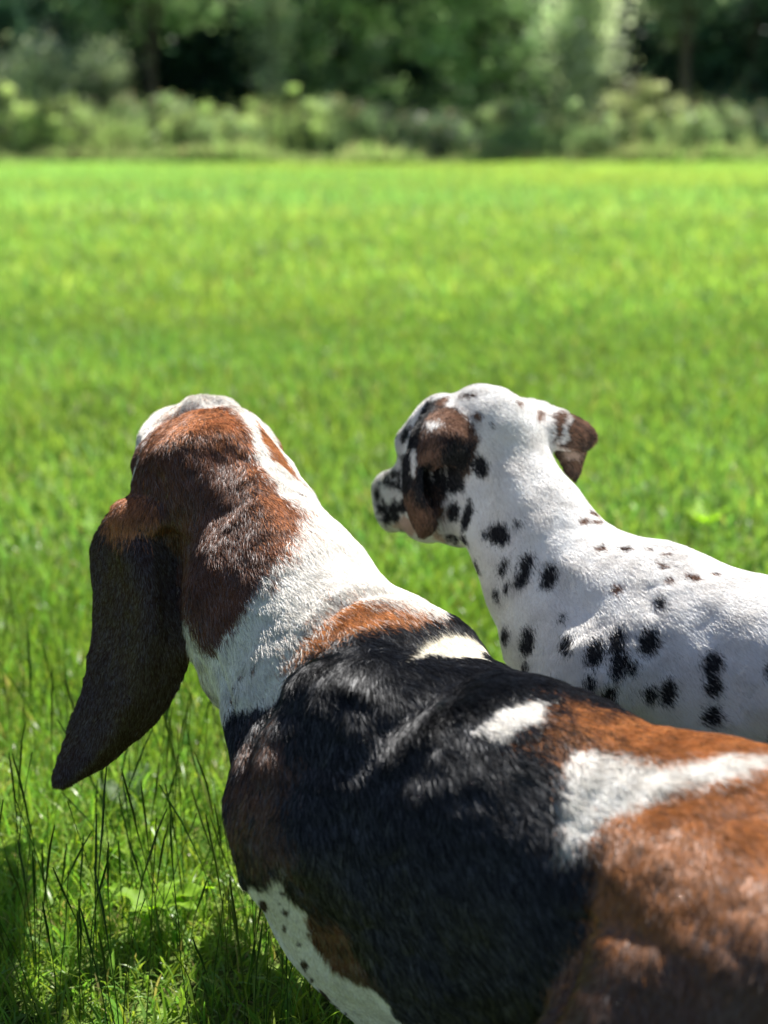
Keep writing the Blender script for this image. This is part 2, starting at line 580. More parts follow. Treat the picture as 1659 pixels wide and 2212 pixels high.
def blades(P, h, wd, az, lean, bend, K=3, fold=None):
    """bent tapering grass blades: P (n,3) roots -> vertices, quads, tris"""
    n = len(P)
    d = np.stack([np.cos(az), np.sin(az), np.zeros(n)], 1)
    sa = az + (math.pi / 2 if fold is None else fold)
    sv = np.stack([np.cos(sa), np.sin(sa), np.zeros(n)], 1)
    V = np.empty((n, 2 * K + 1, 3), dtype=np.float32)
    pos = P.copy(); ang = lean.copy()
    for k in range(K + 1):
        t = k / K
        if k == K:
            V[:, 2 * K] = pos
        else:
            wk = wd * (1 - 0.55 * t ** 1.5) * 0.5
            V[:, 2 * k] = pos - sv * wk[:, None]; V[:, 2 * k + 1] = pos + sv * wk[:, None]
        st = h / K
        pos = pos + (d * np.sin(ang)[:, None] + np.array([0, 0, 1.0]) * np.cos(ang)[:, None]) * st[:, None]
        ang = ang + bend / K
    o = (np.arange(n) * (2 * K + 1))[:, None]
    Q = np.concatenate([o + np.array([2 * k, 2 * k + 1, 2 * k + 3, 2 * k + 2]) for k in range(K - 1)])
    T = o + np.array([2 * K - 2, 2 * K - 1, 2 * K])
    return V.reshape(-1, 3), Q, T

def colours(P, n, base, dry, pdry=0.06, var=0.2, s1=0.35, s2=2.2):
    t = vnoise(P, s1) * 0.5 + vnoise(P, s2) * 0.5
    c = np.array(base)[None] * (1 + 0.22 * t + var * rng.standard_normal(n) * 0.6)[:, None]
    yel = np.clip(0.5 + 0.5 * vnoise(P + 50, s2 * 0.7) + 0.35 * rng.standard_normal(n), 0, 1)
    c[:, 0] *= 0.75 + 0.45 * yel; c[:, 2] *= 1.15 - 0.35 * yel
    dm = rng.random(n) < pdry
    c[dm] = np.array(dry) * (0.7 + 0.6 * rng.random(dm.sum()))[:, None]
    return np.clip(c, 0.004, 0.7)

grass_m = leaf_material('grass_blade', 0.5, 0.34, tint=(1.25, 1.35, 0.7))
far_m = leaf_material('meadow_blade', 0.5, 0.5, tint=(1.2, 1.3, 0.75))

def scatter(n, y0, y1, spread=0.34, pad=0.5):
    """roots over a wedge of ground widening with distance (area-uniform)"""
    y = np.sqrt(rng.random(n) * ((y1 + 1) ** 2 - (y0 + 1) ** 2) + (y0 + 1) ** 2) - 1
    x = (rng.random(n) * 2 - 1) * (spread * y + pad)
    return x, y

V_, Q_, T_, C_ = [], [], [], []
def put(name, n, y0, y1, h, wd, base, lean=0.45, bend=1.1, K=3, pdry=0.06, mat=None, spread=0.34, pad=0.5, clump=0, label=None, s1=.35, s2=2.2, curl=0.5):
    x, y = scatter(n, y0, y1, spread, pad)
    if clump:
        x += rng.standard_normal(n) * 0
    P = np.stack([x, y, terrain(x, y) - 0.006], 1)
    hv = vnoise(P, 0.16) * 0.35 + vnoise(P, 0.9) * 0.25 + 1
    H_ = h * hv * (0.5 + 0.9 * rng.random(n))
    az = rng.random(n) * 2 * math.pi
    V, Q, T = blades(P, H_, wd * (0.6 + 0.8 * rng.random(n)), az, np.abs(rng.standard_normal(n)) * lean, bend * (0.2 + rng.random(n)) , K, fold=rng.random(n) * math.pi)
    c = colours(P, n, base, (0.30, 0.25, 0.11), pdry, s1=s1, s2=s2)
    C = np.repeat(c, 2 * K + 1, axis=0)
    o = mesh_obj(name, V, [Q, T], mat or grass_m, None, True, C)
    tag(o, label, 'grass', kind='stuff')
    return o

G1 = (0.185, 0.275, 0.052)
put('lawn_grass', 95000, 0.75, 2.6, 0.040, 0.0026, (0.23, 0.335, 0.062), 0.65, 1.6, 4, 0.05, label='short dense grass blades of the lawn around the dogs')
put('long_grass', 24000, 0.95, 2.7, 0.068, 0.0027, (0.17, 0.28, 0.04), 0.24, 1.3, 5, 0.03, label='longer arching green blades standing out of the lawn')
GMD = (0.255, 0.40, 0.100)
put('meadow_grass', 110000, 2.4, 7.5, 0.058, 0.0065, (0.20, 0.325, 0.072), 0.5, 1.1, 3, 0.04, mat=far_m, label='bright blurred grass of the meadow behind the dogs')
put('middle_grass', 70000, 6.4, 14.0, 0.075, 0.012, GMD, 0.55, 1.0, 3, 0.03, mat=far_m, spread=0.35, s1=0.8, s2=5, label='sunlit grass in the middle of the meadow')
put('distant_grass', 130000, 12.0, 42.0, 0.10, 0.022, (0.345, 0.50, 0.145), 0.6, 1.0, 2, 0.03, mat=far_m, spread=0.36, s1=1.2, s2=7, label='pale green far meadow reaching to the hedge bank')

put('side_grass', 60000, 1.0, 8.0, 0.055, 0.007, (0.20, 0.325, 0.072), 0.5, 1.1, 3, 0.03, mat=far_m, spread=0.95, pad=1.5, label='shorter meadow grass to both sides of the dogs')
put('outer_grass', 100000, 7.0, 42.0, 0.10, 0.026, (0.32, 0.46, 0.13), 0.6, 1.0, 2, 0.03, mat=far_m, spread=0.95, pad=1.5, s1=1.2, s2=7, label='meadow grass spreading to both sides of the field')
# flowering grass stalks: dark thin stems with a narrow seed spike
def stalks(name, pts, label):
    Vs, Qs, Cs = [], [], []
    nv = 0
    for (x, y, h, az, ln, c, spike) in pts:
        K = 9
        pos = np.array([x, y, terrain(np.array([x]), np.array([y]))[0]]); ang = ln
        d = np.array([math.cos(az), math.sin(az), 0]); ring = []
        for k in range(K + 1):
            t = k / K
            r = 0.00055 * (1 - 0.4 * t)
            if t > 1 - spike: r = 0.00055 * math.sin(math.pi * min(1, (t - (1 - spike)) / spike * 0.93 + 0.07)) + 0.00045
            for j in range(5):
                a = j * 2 * math.pi / 5
                rr = r * (1 + 0.35 * ((k + j) % 2) * (t > 1 - spike))
                Vs.append(pos + np.array([math.cos(a) * rr, math.sin(a) * rr, 0])); Cs.append(c)
            pos = pos + (d * math.sin(ang) + np.array([0, 0, 1.0]) * math.cos(ang)) * h / K
            ang += rng.normal(0.02, 0.05)
        for k in range(K):
            for j in range(5):
                Qs.append([nv + k * 5 + j, nv + k * 5 + (j + 1) % 5, nv + (k + 1) * 5 + (j + 1) % 5, nv + (k + 1) * 5 + j])
        nv += (K + 1) * 5
    return tag(mesh_obj(name, np.array(Vs), np.array(Qs), grass_m, None, True, np.array(Cs)), label, 'grass', kind='stuff')

pts = []
for i in range(330):
    y = 1.14 + rng.random() ** 1.3 * 0.8
    x = -0.06 - rng.random() * 0.42 * (0.5 + y * 0.5)
    pts.append((x, y, 0.10 + 0.12 * rng.random(), rng.random() * 6.28, abs(rng.normal(0, 0.12)), (0.055, 0.12, 0.024) if rng.random() < .6 else (0.10, 0.15, 0.03), 0.35 if rng.random() < .6 else 0.02))
for i in range(260):
    y = 1.9 + rng.random() * 3.5; x = (rng.random() * 2 - 1) * (0.3 * y + 0.2)
    pts.append((x, y, 0.06 + 0.08 * rng.random(), rng.random() * 6.28, abs(rng.normal(0, 0.15)), (0.05, 0.11, 0.02), 0.3))
stalks('grass_stalks', pts, 'thin dark flowering grass stalks rising from the lawn at the lower left')

# broad-leaved weeds ------------------------------------------------
weed_m = leaf_material('weed_leaf', 0.55, 0.6, tint=(1.5, 1.6, 0.35))
def leaf_mesh(L, W, droop, wave, seed, lob=0.0):
    r = np.random.default_rng(seed)
    nu, nv_ = 14, 7
    V = []
    for i in range(nu):
        t = i / (nu - 1)
        hw = W * 0.5 * (math.sin(math.pi * min(1, t ** 0.75 * 0.97 + 0.03)) ** 0.7) + 0.0012
        if lob: hw *= 1 + lob * math.sin(t * 26 + r.random())
        for j in range(nv_):
            s = (j / (nv_ - 1)) * 2 - 1
            z = L * (0.55 * t - droop * t * t) + 0.18 * hw * abs(s) + wave * W * math.sin(t * 15 + s * 2 + seed) * abs(s)
            V.append((t * L * 0.9, s * hw, z))
    V = np.array(V)
    idx = np.arange(nu * nv_).reshape(nu, nv_)
    Q = np.stack([idx[:-1, :-1], idx[1:, :-1], idx[1:, 1:], idx[:-1, 1:]], -1).reshape(-1, 4)
    return V, Q

def weed(label, x, y, leaves, colr, group=None):
    z = float(terrain(np.array([x]), np.array([y]))[0])
    root = empty('broadleaf_weed', (x, y, z))
    tag(root, label, 'weed', group)
    for i, (az, L, W, dr) in enumerate(leaves):
        V, Q = leaf_mesh(L * 0.8, W * 0.62, dr, 0.16, i + int(abs(x) * 100), 0.12)
        ca, sa = math.cos(az), math.sin(az)
        V = np.stack([V[:, 0] * ca - V[:, 1] * sa, V[:, 0] * sa + V[:, 1] * ca, V[:, 2]], 1) + np.array([x, y, z + 0.022])
        cc = np.array(colr) * (0.85 + 0.3 * rng.random())
        vein = 1 + 0.12 * vnoise(V, 0.004)[:, None]
        mesh_obj('leaf', V, Q, weed_m, root, True, np.clip(cc * vein, 0, 1))
    return root

def gp(px, py, z=0.02):
    d = ray(px, py); t = (z - CAM_H) / d[2]
    p = np.array([0, 0, CAM_H]) + d * t
    return p[0], p[1]
x, y = gp(330, 1975)
weed('bright yellow-green leafy weed lying low beside the white foreleg', x, y, [(0.1, .085, .032, .25), (1.0, .06, .026, .3), (2.9, .07, .03, .25), (-0.5, .075, .03, .35), (4.2, .05, .022, .3)], (0.20, 0.36, 0.02))
x, y = gp(245, 1850)
weed('yellow-green ragged weed below the tip of the long brown ear', x, y, [(0.4, .065, .026, .1), (2.2, .06, .022, .25), (3.3, .055, .024, .3), (-0.9, .05, .02, .3)], (0.20, 0.33, 0.02))
x, y = gp(270, 1745)
weed('grey-green dull leaf plant right under the brown ear', x, y, [(1.2, .075, .040, .1), (0.2, .05, .03, .2), (2.5, .06, .035, .2), (-1.2, .06, .03, .35)], (0.11, 0.18, 0.065))
x, y = gp(20, 1860)
weed('small lime weed at the left edge of the picture', x, y, [(0.1, .05, .03, .2), (3.0, .05, .024, .3), (1.4, .045, .022, .2)], (0.22, 0.36, 0.02))
x, y = gp(1525, 1135)
weed('blurred bright yellow-green weed beyond the spotted back', x, y, [(0.3, .07, .035, .05), (1.7, .08, .04, .0), (2.8, .06, .03, .1), (-1.0, .05, .03, .1), (4.0, .06, .03, .1)], (0.24, 0.42, 0.02))
x, y = gp(205, 1150)
weed('blurred lime weed left of the long-eared head', x, y, [(0.3, .06, .025, .0), (2.0, .07, .025, .0), (3.2, .05, .022, .1)], (0.20, 0.38, 0.02))

# ------------------------------------------------------------------ hedge bank, shrubs and trees
bush_m = leaf_material('shrub_leaf', 0.5, 0.45, tint=(1.15, 1.25, 0.75))
tree_m = leaf_material('tree_leaf', 0.55, 0.5, tint=(1.15, 1.3, 0.8))
bark_m, bn, bl = new_mat('bark')
_o = bn.new('ShaderNodeOutputMaterial'); _p = bn.new('ShaderNodeBsdfPrincipled'); _t = bn.new('ShaderNodeTexNoise'); _r = bn.new('ShaderNodeValToRGB')
_t.inputs['Scale'].default_value = 9; _t.inputs['Detail'].default_value = 6
_r.color_ramp.elements[0].color = (0.035, 0.028, 0.020, 1); _r.color_ramp.elements[1].color = (0.16, 0.13, 0.10, 1)
_p.inputs['Roughness'].default_value = 0.9
bl.new(_t.outputs['Fac'], _r.inputs[0]); bl.new(_r.outputs[0], _p.inputs['Base Color']); bl.new(_p.outputs[0], _o.inputs[0])

def leaf_cards(C, size, colr):
    """one small folded rhombus leaf per centre"""
    n = len(C)
    a = rng.standard_normal((n, 3)) * np.array([1, 1, 0.6]); a /= np.linalg.norm(a, axis=1, keepdims=True)
    b = rng.standard_normal((n, 3)); b -= a * (a * b).sum(1)[:, None]; b /= np.linalg.norm(b, axis=1, keepdims=True)
    s = (size * (0.6 + 0.8 * rng.random(n)))[:, None]
    V = np.stack([C - a * s * .5, C + b * s * .3, C + a * s * .5, C - b * s * .3], 1).reshape(-1, 3)
    Q = np.arange(4 * n).reshape(n, 4)
    return V, Q, np.repeat(colr, 4, axis=0)

def crown_points(c, rad, nclump, per, cr, low=-1.0):
    d = rng.standard_normal((nclump, 3)); d /= np.linalg.norm(d, axis=1, keepdims=True)
    rr = rng.random(nclump) ** 0.4
    K = np.array(c) + d * rr[:, None] * np.array(rad)
    K = K[K[:, 2] > c[2] + low * rad[2]]
    sc = cr * (0.5 + rng.random(len(K)))
    P = (K[:, None] + rng.standard_normal((len(K), per, 3)) * sc[:, None, None] * np.array([1, 1, 0.7])).reshape(-1, 3)
    tone = np.repeat(np.clip(1 + 0.5 * rng.standard_normal(len(K)), 0.25, 2.6), per)
    return P, tone, K

def tube(path, radii, n=8):
    V, Q = [], []
    path = np.array(path, float)
    for i, p in enumerate(path):
        t = path[min(i + 1, len(path) - 1)] - path[max(i - 1, 0)]; t /= np.linalg.norm(t)
        u = np.cross(t, [0.3, 1, 0.1]); u /= np.linalg.norm(u); v = np.cross(t, u)
        for j in range(n):
            a = 2 * math.pi * j / n
            V.append(p + (u * math.cos(a) + v * math.sin(a)) * radii[i])
    for i in range(len(path) - 1):
        for j in range(n):
            Q.append([i * n + j, i * n + (j + 1) % n, (i + 1) * n + (j + 1) % n, (i + 1) * n + j])
    return np.array(V), np.array(Q)

def tree(name, label, cat, x, y, h, rad, c0, leaf, nclump, per, colr, cr=0.55, group=None, tr=0.16, flowers=None):
    root = empty(name, (x, y, 0)); tag(root, label, cat, group)
    P, tone, K = crown_points((x, y, c0), rad, nclump, per, cr)
    P[:, 2] = np.maximum(P[:, 2], 0.05)
    c = np.array(colr)[None] * (tone * (1 + 0.2 * rng.standard_normal(len(P))))[:, None]
    if flowers is not None:
        fm = (vnoise(P, 0.7) > 0.25) & (rng.random(len(P)) < flowers[1]); c[fm] = flowers[0]
    V, Q, C = leaf_cards(P, leaf, np.clip(c, 0.005, 0.8))
    mesh_obj('crown', V, Q, tree_m, root, False, C)
    # trunk and limbs reaching into the crown
    Vt, Qt = tube([(x, y, -0.2), (x + .05, y, h * .2), (x - .05, y + .1, h * .45), (x + .1, y, h * .8)], [tr * 1.3, tr, tr * .75, tr * .2])
    Vs, Qs, nv = [Vt], [Qt], len(Vt)
    for i in range(9):
        k = K[rng.integers(len(K))]
        z0 = h * (0.15 + 0.5 * rng.random())
        s = np.array([x, y, z0])
        m = (s + k) / 2 + np.array([0, 0, 0.15 * h * rng.random()])
        a, q = tube([s, m, k], [tr * .45, tr * .3, tr * .08], 6)
        Vs.append(a); Qs.append(q + nv); nv += len(a)
    mesh_obj('trunk', np.concatenate(Vs), np.concatenate(Qs), bark_m, root, True)
    return root

def undergrowth():
    n = 26000
    x = (rng.random(n) * 2 - 1) * 18; y = 39.2 + rng.random(n) ** 1.5 * 2.2
    P = np.stack([x, y, np.zeros(n)], 1)
    hh = (0.55 + 0.35 * vnoise(P, 2.2) + 0.25 * vnoise(P, 0.7)) * (0.5 + 0.8 * rng.random(n)) * (0.75 + 0.35 * (y - 39.2))
    V, Q, T = blades(P, np.clip(hh, 0.12, 1.9), 0.035 + 0.03 * rng.random(n), rng.random(n) * 6.28, np.abs(rng.standard_normal(n)) * 0.25, rng.random(n) * 0.8, 3, fold=rng.random(n) * 3.14)
    t = vnoise(P, 1.8)[:, None]
    c = np.array((0.32, 0.42, 0.20)) * (1 + 0.35 * t + 0.25 * rng.standard_normal((n, 1)))
    C = np.repeat(c, 7, axis=0).reshape(n, 7, 3)
    m = rng.random(n) < 0.25
    C[m, 4:] = np.array((0.42, 0.33, 0.27))
    return tag(mesh_obj('undergrowth', V, [Q, T], bush_m, None, True, np.clip(C.reshape(-1, 3), 0.01, 0.8)), 'tall weeds and seeding grasses along the foot of the hedge bank', 'undergrowth', kind='stuff')
undergrowth()

def PX(px, y):                                   # sideways position seen at px, at distance y
    return (px - CX) / F * (y * CP + 0.18)

def shrub(label, px, y, wdt, h, colr, n=4600, leaf=0.095, seed_heads=0.0, name='shrub'):
    x = PX(px, y)
    root = empty(name, (x, y, 0)); tag(root, label, 'shrub', 'wild shrubs along the far edge of the meadow')
    y += 0.9 * (rng.random() - .3); P, tone, K = crown_points((x, y, h * .40), (wdt * .75, 0.8, h * .62), 44, n // 36, 0.13)
    P[:, 2] = np.abs(P[:, 2])
    c = np.array(colr)[None] * (tone * (1 + 0.2 * rng.standard_normal(len(P))))[:, None]
    if seed_heads:
        fm = (P[:, 2] > h * .6) & (rng.random(len(P)) < seed_heads); c[fm] = (0.34, 0.26, 0.22)
    V, Q, C = leaf_cards(P, leaf, np.clip(c, 0.005, 0.8))
    # upright stems and long blades through the shrub
    m = 140;     Pb = np.stack([x + rng.standard_normal(m) * wdt * .3, y + rng.standard_normal(m) * .35 - .3, np.zeros(m)], 1)
    Vb, Qb, Tb = blades(Pb, h * (0.5 + 0.65 * rng.random(m)), np.full(m, 0.02), rng.random(m) * 6.28, np.abs(rng.standard_normal(m)) * .15, rng.random(m) * .6, 3)
    Cb = np.repeat(np.array(colr)[None] * (0.8 + 0.6 * rng.random((m, 1))), 7, axis=0)
    # leaves and the upright blades growing through them: one mass of foliage
    mesh_obj('foliage', np.concatenate([V, Vb]), [Q, Qb + len(V), Tb + len(V)], bush_m, root, False, np.concatenate([C, Cb]))
    Vt, Qt = tube([(x, y, -0.1), (x + .04, y, h * .3), (x, y + .05, h * .7)], [.03, .022, .006], 6)
    mesh_obj('stem', Vt, Qt, bark_m, root, True)

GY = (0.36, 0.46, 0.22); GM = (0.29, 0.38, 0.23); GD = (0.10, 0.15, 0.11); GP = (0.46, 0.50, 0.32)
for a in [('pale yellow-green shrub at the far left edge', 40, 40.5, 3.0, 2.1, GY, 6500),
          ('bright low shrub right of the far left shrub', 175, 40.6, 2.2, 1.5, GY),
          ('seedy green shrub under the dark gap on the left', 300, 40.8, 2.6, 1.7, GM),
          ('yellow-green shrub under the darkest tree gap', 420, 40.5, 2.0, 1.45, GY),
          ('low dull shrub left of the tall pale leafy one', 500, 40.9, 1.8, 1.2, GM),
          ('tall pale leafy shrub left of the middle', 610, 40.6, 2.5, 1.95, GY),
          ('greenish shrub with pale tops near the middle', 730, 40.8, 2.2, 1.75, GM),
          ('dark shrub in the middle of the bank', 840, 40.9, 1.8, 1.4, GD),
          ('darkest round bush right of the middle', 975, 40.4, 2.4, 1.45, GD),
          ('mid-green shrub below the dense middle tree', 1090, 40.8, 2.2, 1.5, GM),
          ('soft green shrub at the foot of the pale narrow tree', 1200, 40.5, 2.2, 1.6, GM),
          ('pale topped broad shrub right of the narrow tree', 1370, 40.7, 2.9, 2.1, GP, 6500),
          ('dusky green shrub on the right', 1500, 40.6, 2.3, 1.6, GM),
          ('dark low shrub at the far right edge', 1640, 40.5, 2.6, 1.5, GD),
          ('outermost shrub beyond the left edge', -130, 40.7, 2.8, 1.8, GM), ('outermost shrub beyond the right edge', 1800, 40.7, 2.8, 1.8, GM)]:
    shrub(*a, **({} if 0 else {'seed_heads': 0.12}))

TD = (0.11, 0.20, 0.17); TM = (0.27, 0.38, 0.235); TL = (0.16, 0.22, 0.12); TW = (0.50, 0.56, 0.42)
def tr(label, px, y, h, rx, c0, rz, colr, nclump=150, per=90, leaf=0.17, name='broadleaf_tree', cr=0.30, **k):
    return tree(name, label, 'tree', PX(px, y), y, h, (rx, rx * .8, rz), c0, leaf, nclump, per, colr, cr, **k)
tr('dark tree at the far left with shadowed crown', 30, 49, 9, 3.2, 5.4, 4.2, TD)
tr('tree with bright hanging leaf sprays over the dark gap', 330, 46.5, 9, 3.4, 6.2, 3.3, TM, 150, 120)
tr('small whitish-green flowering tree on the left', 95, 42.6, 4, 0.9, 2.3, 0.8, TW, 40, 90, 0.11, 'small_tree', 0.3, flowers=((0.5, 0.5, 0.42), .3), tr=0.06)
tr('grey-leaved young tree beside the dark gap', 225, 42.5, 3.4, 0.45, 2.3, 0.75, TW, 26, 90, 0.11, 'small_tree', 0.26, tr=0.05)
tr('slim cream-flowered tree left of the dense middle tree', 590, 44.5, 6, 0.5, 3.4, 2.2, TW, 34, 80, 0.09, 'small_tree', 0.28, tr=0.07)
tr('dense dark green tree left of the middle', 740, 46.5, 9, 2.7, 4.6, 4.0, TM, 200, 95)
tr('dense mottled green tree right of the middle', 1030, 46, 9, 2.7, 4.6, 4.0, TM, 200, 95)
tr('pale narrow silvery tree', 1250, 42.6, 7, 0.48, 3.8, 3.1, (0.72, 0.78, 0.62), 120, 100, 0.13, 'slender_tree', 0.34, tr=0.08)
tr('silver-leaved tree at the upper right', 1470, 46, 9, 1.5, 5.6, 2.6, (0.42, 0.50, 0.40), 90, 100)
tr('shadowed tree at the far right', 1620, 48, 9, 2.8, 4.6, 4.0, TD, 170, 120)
tr('leafy tree beyond the left edge', -260, 47, 9, 3.2, 4.6, 4.2, TM); tr('leafy tree beyond the right edge', 1950, 47, 9, 3.2, 4.6, 4.2, TM)

# the wood behind: a deep mass of shaded foliage
n = 90000
Pw = np.stack([(rng.random(n) * 2 - 1) * 34, 52 + rng.random(n) * 5, rng.random(n) ** 0.9 * 13], 1)
keep = (vnoise(Pw, 1.7) + 0.5 * vnoise(Pw, 0.6)) > -0.55
Pw = Pw[keep]
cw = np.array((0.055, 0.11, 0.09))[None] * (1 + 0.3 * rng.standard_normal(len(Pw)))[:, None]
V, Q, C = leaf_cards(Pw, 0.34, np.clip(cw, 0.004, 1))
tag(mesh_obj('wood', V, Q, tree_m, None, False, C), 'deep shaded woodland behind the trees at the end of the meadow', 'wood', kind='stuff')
xs2 = np.linspace(-60, 60, 90); zs2 = np.linspace(-0.5, 14, 12)
X2, Z2 = np.meshgrid(xs2, zs2, indexing='ij')
Pv = np.stack([X2.ravel(), 60 + 0 * X2.ravel(), Z2.ravel()], 1)
Pv[:, 1] += 1.6 * vnoise(Pv, 3.0) + (14 - Pv[:, 2]) * -0.15
i2 = np.arange(len(Pv)).reshape(X2.shape)
Qv = np.stack([i2[:-1, :-1], i2[1:, :-1], i2[1:, 1:], i2[:-1, 1:]], -1).reshape(-1, 4)
top = np.concatenate([Pv, Pv + np.array([0, 12, 0])])
i3 = i2 + len(Pv)
Qb2 = np.stack([i3[:-1, :-1], i3[:-1, 1:], i3[1:, 1:], i3[1:, :-1]], -1).reshape(-1, 4)
Qt2 = np.stack([i2[:-1, -1], i2[1:, -1], i3[1:, -1], i3[:-1, -1]], -1)
tag(mesh_obj('sky_block', top, [Qv, Qb2, Qt2], tree_m, None, True, np.full((len(top), 3), 0.02) * np.array([0.8, 1.6, 1.0])), kind='structure')  # dark backing added behind the wood to block the sky
log('setting built')

# ================================================================== the dogs
skin_b = skin_material('basset_skin')
fur_b = fur_material('basset_fur', 0.055, 0.11)
skin_d = skin_material('dalmatian_skin')
fur_d = fur_material('dalmatian_fur', 0.03, 0.35)
nose_m = new_mat('nose')[0]
_p = nose_m.node_tree.nodes.new('ShaderNodeBsdfPrincipled'); _o = nose_m.node_tree.nodes.new('ShaderNodeOutputMaterial')
_p.inputs['Base Color'].default_value = (0.015, 0.012, 0.012, 1); _p.inputs['Roughness'].default_value = 0.35
nose_m.node_tree.links.new(_p.outputs[0], _o.inputs[0])

HAIR = 1.0   # strand density factor

# ---------------------------------------------------------------- basset hound
WHITE, BLACK, TAN, BROWN, DARK, CREAM, GRIZ, EAR, THIGH_SHADE, BAND, BROWN_SUNLIT = range(11)  # last entry paints sunlight into the brown coat; plain brown is darkened for shade
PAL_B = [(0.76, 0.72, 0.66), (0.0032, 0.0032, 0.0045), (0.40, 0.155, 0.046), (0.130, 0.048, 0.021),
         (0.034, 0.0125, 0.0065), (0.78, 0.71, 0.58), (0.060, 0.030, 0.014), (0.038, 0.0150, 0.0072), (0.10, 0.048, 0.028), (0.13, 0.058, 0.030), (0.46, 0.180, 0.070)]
a_ax = np.array([-0.755, 0.655, 0.0]); l_ax = np.array([-0.655, -0.755, 0.0]); up = np.array([0, 0, 1.0])
back = -a_ax

S = Sculpt((-0.36, 0.55, -0.005), (0.62, 1.75, 0.62), 0.0038)
fl_side = back + [0, 0, -0.9]
# trunk
T1 = at(878, 1592, 1.22); T2 = at(835, 1735, 1.20); T3 = at(1098, 1806, 1.10); T4 = at(1560, 2010, 1.00)
T5 = T4 + (T4 - T3) * 0.75
S.ell(T1 + 0 * up, (a_ax, l_ax, up), (0.11, 0.080, 0.082), 0.05, fl_side, BLACK)
S.cone(T2, T3, 0.100, 0.103, 0.05, fl_side, BLACK)
S.cone(T3, T4, 0.103, 0.107, 0.05, fl_side, BLACK)
S.cone(T4, T5, 0.112, 0.085, 0.05, back + [0, 0, -0.5], TAN)
S.cone(T2 - up * 0.075, T3 - up * 0.075, 0.085, 0.085, 0.05, fl_side, BLACK)
S.cone(T3 - up * 0.075, T4 - up * 0.03, 0.085, 0.08, 0.05, fl_side, BLACK)
S.cone(T2 + a_ax * 0.02 - 0.05 * up, T2 + a_ax * 0.045 - 0.02 * up, 0.074, 0.07, 0.05, (0, 0, -1), BLACK)
S.cone(at(585, 1570, 1.22), at(610, 1660, 1.17), 0.026, 0.034, 0.03, fl_side, BLACK)
S.ball(at(955, 1450, 1.24), 0.033, 0.03, fl_side, BLACK)
# near shoulder blade and upper arm
S.cone(at(780, 1560, 1.13), at(688, 1790, 1.13), 0.048, 0.053, 0.05, (0.2, -0.1, -1), BLACK)
S.cone(at(690, 1800, 1.14), at(785, 1995, 1.14), 0.052, 0.042, 0.04, (0.3, 0, -1), BROWN)
# near foreleg, turned in, and its paw
e = at(785, 1995, 1.155)
wr = at(895, 2185, 1.20)
S.cone(e, wr, 0.046, 0.036, 0.035, (0.3, 0, -1), WHITE)
S.cone(wr, np.array([wr[0] + 0.01, wr[1] + 0.01, 0.045]), 0.036, 0.033, 0.02, (0, 0, -1), WHITE)
pw = np.array([wr[0] - 0.005, wr[1] + 0.02, 0.028])
for q in (-0.024, -0.008, 0.008, 0.024):
    S.cone(pw + l_ax * q, pw + l_ax * q * 1.3 + a_ax * 0.048 - up * 0.008, 0.018, 0.015, 0.008, a_ax, WHITE)
# far foreleg
fe = e - l_ax * 0.13 + up * 0.02
fw = fe - l_ax * -0.02 + a_ax * 0.01 - up * 0.11
S.cone(fe + up * 0.06, fe, 0.06, 0.048, 0.04, (0, 0, -1), BLACK)
S.cone(fe, fw, 0.046, 0.036, 0.03, (0, 0, -1), WHITE)
S.cone(fw, np.array([fw[0], fw[1], 0.04]), 0.036, 0.034, 0.02, (0, 0, -1), WHITE)
pw = np.array([fw[0], fw[1], 0.028])
for q in (-0.024, -0.008, 0.008, 0.024):
    S.cone(pw + l_ax * q, pw + l_ax * q * 1.3 + a_ax * 0.048 - up * 0.008, 0.018, 0.015, 0.008, a_ax, WHITE)
# hind legs: thigh, shank, hock, paw
for sd_, off in ((1, 0), (-1, -0.16)):
    hip = at(1560, 2060, 0.94) + l_ax * (off + 0.012 * sd_)
    knee = at(1400, 2330, 0.93) + l_ax * (off + 0.016 * sd_) + up * 0.01
    S.cone(hip, knee, 0.080, 0.058, 0.014 if sd_ > 0 else 0.04, (0.15, 0, -1), THIGH_SHADE)
    S.cone(hip + back * 0.06, knee + back * 0.04, 0.07, 0.055, 0.04, (0.1, 0, -1), THIGH_SHADE)
    hock = knee + back * 0.13 + np.array([0, 0, -0.055])
    hock[2] = 0.085
    S.cone(knee, hock, 0.05, 0.027, 0.03, (0, 0, -1), TAN)
    ft = np.array([hock[0], hock[1], 0.03]) + a_ax * 0.02
    S.cone(hock, ft, 0.026, 0.026, 0.015, (0, 0, -1), WHITE)
    for q in (-0.022, -0.007, 0.007, 0.022):
        S.cone(ft + l_ax * q, ft + l_ax * q * 1.3 + a_ax * 0.06 - up * 0.012, 0.018, 0.014, 0.008, a_ax, WHITE)
# tail
tb = T5 + up * 0.05 + back * 0.06
S.cone(tb, tb + back * 0.10 + up * 0.08, 0.028, 0.018, 0.03, back + up, TAN)
S.cone(tb + back * 0.10 + up * 0.08, tb + back * 0.15 + up * 0.20, 0.018, 0.008, 0.02, up, WHITE)
# neck
fl_neck = at(760, 1420, 1.24) - at(470, 1050, 1.38)
S.cone(at(730, 1455, 1.25), at(604, 1297, 1.31), 0.084, 0.070, 0.045, fl_neck, WHITE)
S.cone(at(612, 1292, 1.31), at(522, 1085, 1.375), 0.070, 0.056, 0.03, fl_neck + [0, 0, -0.15], WHITE)
S.cone(at(560, 1300, 1.32), at(592, 1500, 1.27), 0.050, 0.038, 0.03, (0.1, 0, -1), WHITE)      # loose throat skin
S.cone(at(478, 1230, 1.37), at(508, 1455, 1.33), 0.036, 0.029, 0.03, (0.1, 0, -1), BROWN)
